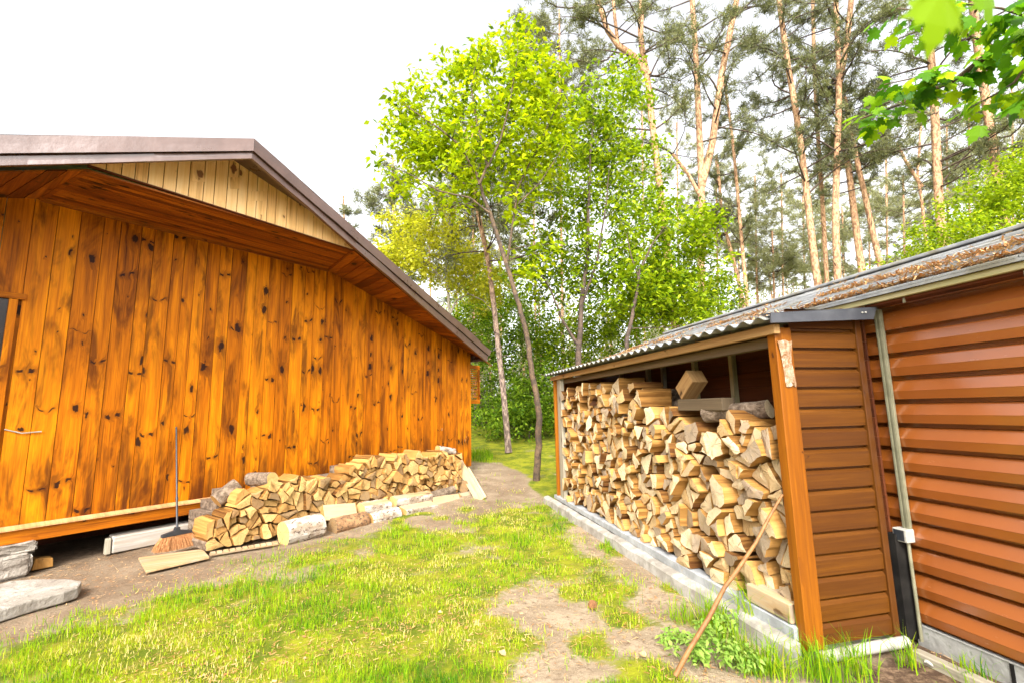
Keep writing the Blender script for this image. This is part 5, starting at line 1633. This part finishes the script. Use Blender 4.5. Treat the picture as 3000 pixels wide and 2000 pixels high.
pine("grey based pine trunk standing on the grass just right of the cabin corner", 13.6, [(1164, 985), (1155, 886), (1147, 820), (1137, 726), (1121, 600), (1100, 500), (1085, 400)], 19, 12, (620, 330), 41, 26, 2.2, 0.0, dens=0.8)
pine("tall orange pine with a long limb reaching left above the lime tree", 17.5, [(1545, 690), (1520, 470), (1500, 300), (1487, 180), (1472, 90), (1474, 0), (1478, -120)], 23, 15, (420, -220), 42, 46, 2.6, 0.35,
     fork=[([(1490, 175), (1455, 130), (1420, 105), (1395, 70), (1372, 0)], 17, 9, True), ([(1420, 105), (1412, 40), (1405, -40)], 8, 6, True)],
     big=[(1455, 130, 1330, 150, 5), (1455, 135, 1290, 190, 5), (1395, 70, 1280, 40, 5), (1480, 120, 1580, 60, 5), (1476, 60, 1600, 10, 4), (1488, 190, 1560, 130, 4), (1372, 10, 1230, 20, 5), (1420, 105, 1250, 120, 5), (1495, 250, 1580, 220, 4)])
pine("forked orange pine with two leaders parting above the woodshed roof", 18.5, [(1612, 700), (1610, 560), (1611, 430), (1606, 300), (1598, 130), (1590, 0), (1584, -120)], 25, 13, (330, -220), 43, 44, 2.6, 0.2,
     fork=[([(1611, 430), (1636, 330), (1656, 180), (1678, 70), (1692, 0), (1700, -60)], 17, 11, True), ([(1608, 450), (1580, 400), (1545, 355)], 9, 7, False)],
     big=[(1600, 200, 1530, 130, 4), (1655, 190, 1740, 110, 4), (1640, 300, 1730, 260, 4), (1600, 150, 1660, 90, 4), (1545, 355, 1500, 330, 4), (1690, 20, 1800, 0, 4)])
pine("thin orange pine leaning left, right beside the forked pine", 21, [(1718, 710), (1704, 560), (1692, 420), (1680, 300), (1668, 220)], 13, 7, (560, 200), 44, 26, 1.6, 0.35)
pine("slim crooked pine low behind the forked pine", 22, [(1708, 700), (1685, 600), (1660, 500), (1652, 420)], 14, 8, (560, 380), 45, 14, 1.5, 0.0)
pine("tall orange pine leaning left, first of the close group above the woodshed roof", 19.5, [(1880, 668), (1866, 560), (1850, 420), (1830, 270), (1808, 140), (1789, 0), (1772, -120)], 22, 13, (460, -200), 46, 46, 2.7, 0.5,
     big=[(1820, 200, 1700, 120, 4), (1835, 300, 1740, 330, 4), (1800, 90, 1880, 30, 4), (1845, 400, 1760, 450, 4)])
pine("thin straight pine just right of the first pine of the close group", 22, [(1900, 662), (1890, 480), (1878, 300), (1870, 140), (1867, 0), (1865, -120)], 13, 9, (420, -200), 47, 34, 2.0, 0.3)
pine("straight pale orange pine in the middle of the close group, forked high up", 19, [(1925, 655), (1919, 500), (1923, 350), (1927, 180), (1922, 60), (1917, -60)], 23, 12, (400, -220), 48, 50, 2.7, 0.15,
     fork=[([(1928, 190), (1944, 110), (1955, 0), (1960, -80)], 13, 10, True)],
     big=[(1925, 250, 2060, 160, 4), (1925, 320, 1850, 230, 4), (1930, 150, 2010, 70, 4), (1925, 180, 1850, 120, 4), (1926, 400, 2010, 250, 4)])
pine("bright orange pine crossing behind the middle pine of the close group", 20.5, [(1982, 640), (1968, 540), (1953, 420), (1940, 320), (1930, 250)], 23, 14, (420, 200), 49, 26, 2.2, 0.85, big=[(1940, 330, 2080, 270, 4)])
pine("bright orange pine leaning left, rightmost of the close group", 20, [(2026, 632), (2006, 540), (1982, 430), (1964, 350), (1952, 290)], 19, 12, (440, 230), 50, 22, 2.2, 0.8)
pine("tall pale pine seen below the maple leaves", 17.5, [(2158, 480), (2150, 330), (2142, 180), (2130, 40), (2122, -80)], 26, 17, (460, -160), 51, 36, 2.6, 0.15, big=[(2150, 300, 2260, 270, 4), (2148, 260, 2040, 310, 4)])
pine("thick orange pine behind the right maple leaves", 16.5, [(2290, 400), (2276, 300), (2258, 190), (2240, 60), (2228, -60)], 27, 19, (420, -160), 52, 34, 2.6, 0.75, big=[(2280, 330, 2380, 270, 4)])
pine("thin brown pine between the close group and the pale pine", 24, [(2128, 575), (2118, 470), (2108, 400), (2112, 340)], 12, 6, (520, 290), 53, 26, 2.2, 0.1, fork=[([(2118, 430), (2080, 370), (2060, 330)], 8, 5, False)])
# younger dark pine crowns showing behind the cabin roof and deeper in the wood
def small_pine(label, px, ytop, D, seed, blen, far=False, group=None, nbr=54, ybot=740, orange=0.0):
    return pine(label, D, [(px, ybot), (px - 3, (ybot + ytop) / 2), (px - 5, ytop + 20)], 13 * 15 / D, 5, (ybot - 60, ytop), seed, nbr, blen, orange, far=far, group=group, per=10)


small_pine("grey green pine crown at the left edge of the wood above the cabin roof", 908, 410, 19, 61, 1.2, ybot=760, nbr=60)
small_pine("low pine top peeping over the cabin roof slope", 795, 490, 24, 62, 1.1, ybot=760, nbr=46)
small_pine("dark pine crown behind the lime tree and the sapling", 1090, 330, 21, 63, 2.0, nbr=70)
small_pine("dark pine crown between the lime tree and the long limbed pine", 1290, 60, 22, 64, 2.6, nbr=90, ybot=600)
G_ = "slim pines deep in the wood"
LB = "slim pine with haze-paled needles deep in the wood behind the orange trunks"
for i, (px, yt, D) in enumerate([(1740, 430, 31), (1800, 420, 34), (1780, 560, 30), (1850, 470, 36), (2040, 330, 33), (2080, 430, 30), (2180, 300, 34), (2230, 260, 32), (2330, 200, 33), (2000, 440, 37), (1650, 380, 33), (1560, 300, 35),
                                   (1480, 250, 36), (1940, 500, 33), (2140, 480, 36), (2370, 330, 30), (1700, 500, 38), (1890, 380, 40), (2270, 330, 38), (1230, 380, 34), (1150, 480, 33), (990, 500, 30), (1050, 420, 34)]):
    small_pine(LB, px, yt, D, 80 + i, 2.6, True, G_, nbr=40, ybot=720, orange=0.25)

# far wood: one mass of trunks and needles behind everything
rg = np.random.default_rng(99)
w = MB(); P = []
for i in range(150):
    x = rg.uniform(-26, 60); y = rg.uniform(42, 70)
    if x < -0.16 * y: continue
    h = rg.uniform(6, 15); b = np.array([x, y, 1.3]); tp = b + np.array([rg.normal(0, .5), 0, h])
    w.tube([b, (b + tp) / 2 + rg.normal(0, .1, 3), tp], [0.16, 0.12, 0.04], 6, 0, 0.2)
    for k in range(46):
        z = rg.random() ** 0.8; r_ = (1 - z) * 2.6 + 0.4; a = rg.uniform(0, 6.28)
        P.append(b + np.array([r_ * math.cos(a) * rg.random() ** .5, r_ * math.sin(a), 0.6 + (h - 0.4) * z]))
w.build("forest_and_sky_blocker", MAT["pine_bark"], kind="stuff", label="trunks of the distant forest behind the yard")
P = np.array(P)
Q = tufts(P, np.tile([0, 0, 0.2], (len(P), 1)), rg, 14, 0.42, 0.05, 0.35)
link_mesh("forest_and_sky_blocker", quads_mesh("forest_and_sky_blocker", Q, MAT["needle_hazed"], np.clip(rg.normal(.5, .25, len(Q)), 0, 1)), kind="stuff", label="distant forest foliage behind the yard")
# unseen foliage added behind the camera to block low sky, open towards the sun
P2 = []
for i in range(46):
    a = rg.uniform(-0.1, math.pi + 0.05); r_ = rg.uniform(10.5, 15.0)
    c = np.array([r_ * math.cos(a), -r_ * math.sin(a) + 1.5, 0.0]); h = rg.uniform(3.0, 5.5)
    if abs(math.atan2(c[0], c[1])) < math.radians(62) or abs(math.atan2(c[0] + 1.5, -c[1])) < math.radians(38): continue
    if (c - SH0) @ Pd > 0.3 and (c - SH0) @ Pd < 5 and (c - SH0) @ Sd > -5: continue
    for k in range(75):
        z = rg.random(); P2.append(c + np.array([rg.normal(0, 1.0), rg.normal(0, 1.0), 0.3 + h * z]))
P2 = np.array(P2)
Q = spray(P2, rg, 12, 0.35, 0.5)
link_mesh("forest_and_sky_blocker", quads_mesh("forest_and_sky_blocker", Q, MAT["needle"], np.clip(rg.normal(.3, .2, len(Q)), 0, 1)), kind="stuff", label="unseen foliage added behind the camera to block low sky light")
# leafy undergrowth at the edge of the wood
P = np.stack([rg.uniform(-9, 14, 2600), rg.uniform(16.5, 34, 2600), np.zeros(2600)], 1)
P[:, 2] = zg(P[:, 0], P[:, 1]) + np.abs(rg.normal(0, 0.45, 2600)) + 0.05
Q = spray(P, rg, 9, 0.22, 0.14)
link_mesh("undergrowth", quads_mesh("undergrowth", Q, MAT["green"], np.clip(rg.normal(.55, .28, len(Q)), 0, 1)), kind="stuff", label="leafy green undergrowth along the edge of the wood")

# ---- maple branches hanging in at the top right, near the camera
def maple_leaf(c, d, n, L, rg):
    d = d / np.linalg.norm(d); n = n - d * (n @ d); n /= np.linalg.norm(n); s = np.cross(d, n)
    half = [(0.0, 0.0), (0.16, -0.06), (0.33, 0.02), (0.30, 0.15), (0.52, 0.20), (0.44, 0.32), (0.60, 0.46), (0.40, 0.46), (0.34, 0.58), (0.20, 0.52), (0.22, 0.76), (0.12, 0.78), (0.0, 1.02)]
    pts = [(a, b) for a, b in half] + [(-a, b) for a, b in half[-2:0:-1]]
    k = rg.normal(0, 0.15)
    return [c + L * (s * a + d * b + n * (-0.35 * a * a - 0.22 * b * b + k * a)) for a, b in pts]


mt = empty("maple_tree", (2.6, -1.0, 0), label="maple tree whose lobed green leaves hang into the view before the pines", cat="maple tree")
mbase = np.array([2.6, -1.0, 0.0])
rg = np.random.default_rng(31)
w = MB()
w.tube([(0, 0, 0), (0.03, 0.02, 1.2), (0.0, 0.1, 2.4), (0.1, 0.0, 4.2)], [0.14, 0.12, 0.10, 0.05], 10)
limbs = [([(2.6, -0.9, 2.4)] + [tuple(at_depth(x, y, D)) for x, y, D in ((2600, -60, 1.5), (2420, 60, 2.0), (2290, 110, 2.25), (2200, 180, 2.4), (2105, 225, 2.5), (2020, 258, 2.6), (1962, 278, 2.65))], 0.030),
         ([tuple(at_depth(2420, 60, 2.0)), tuple(at_depth(2330, 190, 2.1)), tuple(at_depth(2290, 215, 2.15)), tuple(at_depth(2215, 255, 2.2))], 0.008),
         ([tuple(at_depth(2600, -60, 1.5)), tuple(at_depth(2420, 150, 1.8)), tuple(at_depth(2340, 235, 1.9)), tuple(at_depth(2300, 262, 1.95))], 0.008),
         ([tuple(at_depth(2290, 110, 2.25)), tuple(at_depth(2180, 60, 2.3)), tuple(at_depth(2110, 25, 2.35)), tuple(at_depth(2060, 20, 2.4))], 0.007),
         ([tuple(at_depth(2200, 180, 2.4)), tuple(at_depth(2100, 180, 2.35)), tuple(at_depth(2030, 195, 2.4))], 0.006),
         ([tuple(at_depth(2420, 60, 2.0)), tuple(at_depth(2300, 20, 1.9)), tuple(at_depth(2220, 10, 1.9))], 0.007)]
leafpts = []
for pts, r_ in limbs:
    pts = [np.array(p) for p in pts]
    w.tube([p - mbase for p in pts], np.linspace(r_, 0.003, len(pts)), 6, cap=False)
    for a, b in zip(pts[:-1], pts[1:]):
        if project((a + b) / 2)[0] > 2700 or a[1] < 0.5: continue
        n = max(2, int(np.linalg.norm(b - a) / 0.022))
        for i in range(n): leafpts.append(a + (b - a) * (i + rg.random()) / n)
big = at_depth(2165, -22, 0.42); big2 = at_depth(2260, -30, 0.8)
tw_ = [np.array([2.55, -0.95, 2.4]), np.array([1.7, -0.2, 2.75]), np.array([1.0, 0.45, 2.75]), big2 + np.array([0.0, 0.02, 0.10]), big + np.array([0.03, 0.06, 0.07]), big]
w.tube([p - mbase for p in tw_], [0.016, 0.009, 0.005, 0.003, 0.002, 0.0012], 6, cap=False)
w.tube([tw_[3] - mbase, big2 - mbase], [0.0015, 0.0012], 5, cap=False)
w.build("trunk", MAT["tree_bark"], mt)
lm = MB(); lv = []
for p in leafpts:
    for k in range(rg.integers(2, 4)):
        az = rg.uniform(0, 6.28); st = p + np.array([math.cos(az), math.sin(az), rg.uniform(-0.9, 0.3)]) * rg.uniform(0.04, 0.12)
        d = np.array([math.cos(az) * .8, math.sin(az) * .8, rg.uniform(-1.1, -0.1)])
        nn = np.array([rg.normal(0, .45), rg.normal(-0.2, .45), 1.0])
        lv.append((st, d, nn, rg.uniform(0.05, 0.10)))
lv.append((big, np.array([-0.1, 0.1, -1.0]), np.array([0.2, -1.0, 0.3]), 0.065))
lv.append((big2, np.array([0.3, 0.1, -0.8]), np.array([0.1, -1.0, 0.5]), 0.08))
for st, d, nn, L in lv:
    lm.face([q - mbase for q in maple_leaf(st, d, nn, L, rg)], None, 0, float(np.clip(rg.normal(0.5, 0.25), 0, 1)))
lm.r[-1] = 0.6; lm.r[-2] = 0.72
lm.build("leaves", MAT["maple"], mt, label="lobed fresh green maple leaves")

# ------------------------------------------------------------------ grass
def blades(x, y, h, w_, rg, lean=0.5):
    n = len(x); z = zg(x, y) - 0.012
    az = rg.uniform(0, 6.283, n); ln = np.abs(rg.normal(0, lean, n))
    d = np.stack([np.cos(az), np.sin(az), np.zeros(n)], 1); a2 = rg.uniform(0, 6.283, n)
    s = np.stack([np.cos(a2), np.sin(a2), np.zeros(n)], 1) * (w_ / 2)[:, None]
    b = np.stack([x, y, z], 1); H = h[:, None]
    m = b + d * H * ln[:, None] * 0.28 + Z3 * H * 0.58
    t = b + d * H * ln[:, None] * 0.95 + Z3 * H * np.clip(1.0 - 0.35 * ln[:, None], 0.25, 1)
    q1 = np.stack([b - s, b + s, m + s * 0.8, m - s * 0.8], 1); q2 = np.stack([m - s * 0.8, m + s * 0.8, t + s * 0.12, t - s * 0.12], 1)
    return q1, q2


rg = np.random.default_rng(17)
N = 560000
u = rg.random(N); yy = 2.3 + (14.0 - 2.3) * u ** 1.35; xx = rg.uniform(-1, 1, N) * (yy * 0.62 + 1.6) - 0.6
lw, dkm, X_, Y_ = masks(xx, yy)
keep = (rg.random(N) < np.clip(lw * 1.15 - 0.16, 0.012, 1) * np.clip(1.7 * VN(xx, yy, 7.0) - 0.35, 0.05, 1) * 0.75)
# nothing grows under the cabin, the sheds or the stacks
Lc = np.stack([xx, yy], 1)
oc = (Lc - CAB0[:2]) @ Wn[:2]; dc = (Lc - CAB0[:2]) @ Wd[:2]
keep &= ~((oc < 1.5) & (dc < 7.2)) & ~((oc < 0.15) & (dc < 8.3))
ps = (Lc - SH0[:2]) @ Pd[:2]; ss = (Lc - SH0[:2]) @ Sd[:2]
keep &= ~((ps > -0.12) & (ss > -0.03)) & ~((ps > 0.86) & (ss < 0.1))
xx, yy, lw = xx[keep], yy[keep], lw[keep]
tall = VN(xx + 20, yy + 20, 2.0)
far_ = np.clip((yy - 9.5) / 3, 0, 1)
h = (0.020 + 0.075 * np.clip(tall - 0.30, 0, 1) + 0.03 * rg.random(len(xx)) ** 3) * (1 + 1.6 * far_) * rg.uniform(0.6, 1.5, len(xx))
wd_ = (0.0025 + 0.00050 * yy) * rg.uniform(0.7, 1.3, len(xx))
q1, q2 = blades(xx, yy, h, wd_, rg, 0.6)
rn = np.clip(0.06 + 0.62 * np.clip((tall - 0.2) * 1.3, 0, 1) + 0.42 * VN(xx + 40, yy, 1.3) + rg.normal(0, 0.24, len(xx)) + 0.12 * far_, 0, 1)
print("GRASS", len(xx))
link_mesh("grass", quads_mesh("grass", np.concatenate([q1, q2]), MAT["grass"], np.concatenate([rn, rn])), kind="stuff", label="short patchy yellow green grass of the yard")
# loose litter on the bare soil: dry needles, chips, stalks
N = 34000
yy = 2.4 + 8.5 * rg.random(N) ** 1.3; xx = rg.uniform(-1, 1, N) * (yy * 0.6 + 1.5) - 0.5
lw, dkm, _, _ = masks(xx, yy)
Lc = np.stack([xx, yy], 1); ps = (Lc - SH0[:2]) @ Pd[:2]; ss = (Lc - SH0[:2]) @ Sd[:2]; oc = (Lc - CAB0[:2]) @ Wn[:2]; dc = (Lc - CAB0[:2]) @ Wd[:2]
k_ = (VN(xx, yy + 3, 1.7) + rg.normal(0, .12, N) > 0.47) & ~((ps > -0.1) & (ss > -0.05)) & ~(ps > 0.9) & ~((oc < 0.0) & (dc < 8.2))
xx, yy = xx[k_], yy[k_]; n = len(xx)
az = rg.uniform(0, 6.283, n); L = rg.uniform(0.012, 0.05, n); wz = rg.uniform(0.0012, 0.0035, n)
chip = rg.random(n) < 0.10; L = np.where(chip, rg.uniform(0.012, 0.03, n), L); wz = np.where(chip, L * 0.3, wz)
gz_ = zg(xx, yy) + (VN(xx + 3, yy, 1.1) - 0.5) * 0.035 + (VN(xx, yy + 9, 5.5) - 0.5) * 0.014 - 0.02 + 0.006 + 0.006 * rg.random(n)
c = np.stack([xx, yy, gz_], 1); d = np.stack([np.cos(az), np.sin(az), rg.normal(0, .12, n)], 1) * L[:, None] / 2; s = np.stack([-np.sin(az), np.cos(az), rg.normal(0, .2, n)], 1) * wz[:, None]
link_mesh("ground_litter", quads_mesh("ground_litter", np.stack([c - d - s, c + d - s * .6, c + d + s, c - d + s * .7], 1), MAT["litter"], rg.random(n)), kind="stuff", label="dry needles, stalks and chips scattered on the soil")
# tall tufts and weeds by the woodshed corner
def tuft(px, py, n, hh, sp, label, seed, group="tall grass tufts by the woodshed corner"):
    rg = np.random.default_rng(seed); b = on_ground(px, py)
    x = b[0] + rg.normal(0, sp, n); y = b[1] + rg.normal(0, sp, n)
    n = int(n * 1.7); x = b[0] + rg.normal(0, sp * 1.15, n); y = b[1] + rg.normal(0, sp * 1.15, n)
    q1, q2 = blades(x, y, hh * rg.uniform(0.45, 1.15, n), rg.uniform(0.0035, 0.0075, n), rg, 0.55)
    Q = np.concatenate([q1, q2]) - b
    rn = np.clip(rg.normal(0.66, 0.22, n), 0, 1)
    return link_mesh("grass_tuft", quads_mesh("grass_tuft", Q, MAT["grass"], np.concatenate([rn, rn])), loc=b, label=label, cat="grass tuft", group=group)


for i, a in enumerate([(1640, 1440, 70, 0.30, 0.05, "tall grass tuft growing at the concrete curb just left of the stick"),
                       (1735, 1440, 90, 0.40, 0.045, "tall grass tuft growing behind the middle of the stick"),
                       (1690, 1500, 60, 0.22, 0.05, "grass tuft among the pale weeds right of the stick foot"),
                       (1770, 1545, 90, 0.26, 0.06, "thick grass tuft in front of the corner post foot"),
                       (1880, 1555, 70, 0.24, 0.042, "grass tuft in front of the white pipe, its end near the corner post"),
                       (1975, 1545, 45, 0.26, 0.04, "loose grass tuft before the middle of the white pipe"),
                       (2085, 1530, 22, 0.24, 0.03, "thin grass tuft by the white scrap on the dark soil"),
                       (1450, 1262, 30, 0.10, 0.022, "small tuft at the far part of the concrete curb"),
                       (1395, 1252, 24, 0.12, 0.02, "tiny weed tuft against the middle of the concrete curb"),
                       (935, 1215, 30, 0.11, 0.02, "small grass tuft on the dirt path before the birch logs"),
                       (1835, 1500, 40, 0.30, 0.04, "tall grass tuft growing right at the foot of the corner post"),
                       (1930, 1566, 60, 0.22, 0.07, "broad grass tuft at the bottom edge before the white pipe"),
                       (1560, 1420, 26, 0.22, 0.04, "thin tall grass tuft on sand left of the stick"),
                       (2235, 1560, 30, 0.15, 0.04, "short grass tuft on the dark soil under the metal wall")]): tuft(*a, 200 + i)


def weed(px, py, n, hh, label, seed):
    rg = np.random.default_rng(seed); b = on_ground(px, py); P = []; ST = []
    for k in range(n):
        w = MB(); a = rg.uniform(0, 6.28); q = np.array([math.cos(a), math.sin(a), 0]) * rg.uniform(0.0, 0.14); h = hh * rg.uniform(0.4, 1.0)
        tp = q * 1.3 + Z3 * h; w.tube([q, (q + tp) / 2 + rg.normal(0, .008, 3), tp], [0.0022, 0.0018, 0.001], 5); ST.append(w)
        for z in (0.55, 0.8, 1.0): P.append(q + (tp - q) * z)
    root = empty("leafy_weed", b, label=label, cat="weed", group="leafy weeds by the stick")
    for w in ST: w.build("stem", MAT["weed"], root)
    Q = spray(np.array(P), rg, 5, 0.014, 0.042, 0.35)
    link_mesh("leaves", quads_mesh("leaves", Q, MAT["weed"], np.clip(rg.normal(.6, .25, len(Q)), 0, 1)), root)


weed(1610, 1515, 16, 0.12, "pale leafy weed at the foot of the stick", 301)
weed(1690, 1530, 20, 0.15, "pale leafy weed between the stick and the corner post", 302)
weed(1655, 1470, 14, 0.16, "leafy weed standing right of the stick before the curb", 303)
weed(1572, 1475, 10, 0.07, "small pale weed left of the stick on the sand", 304)
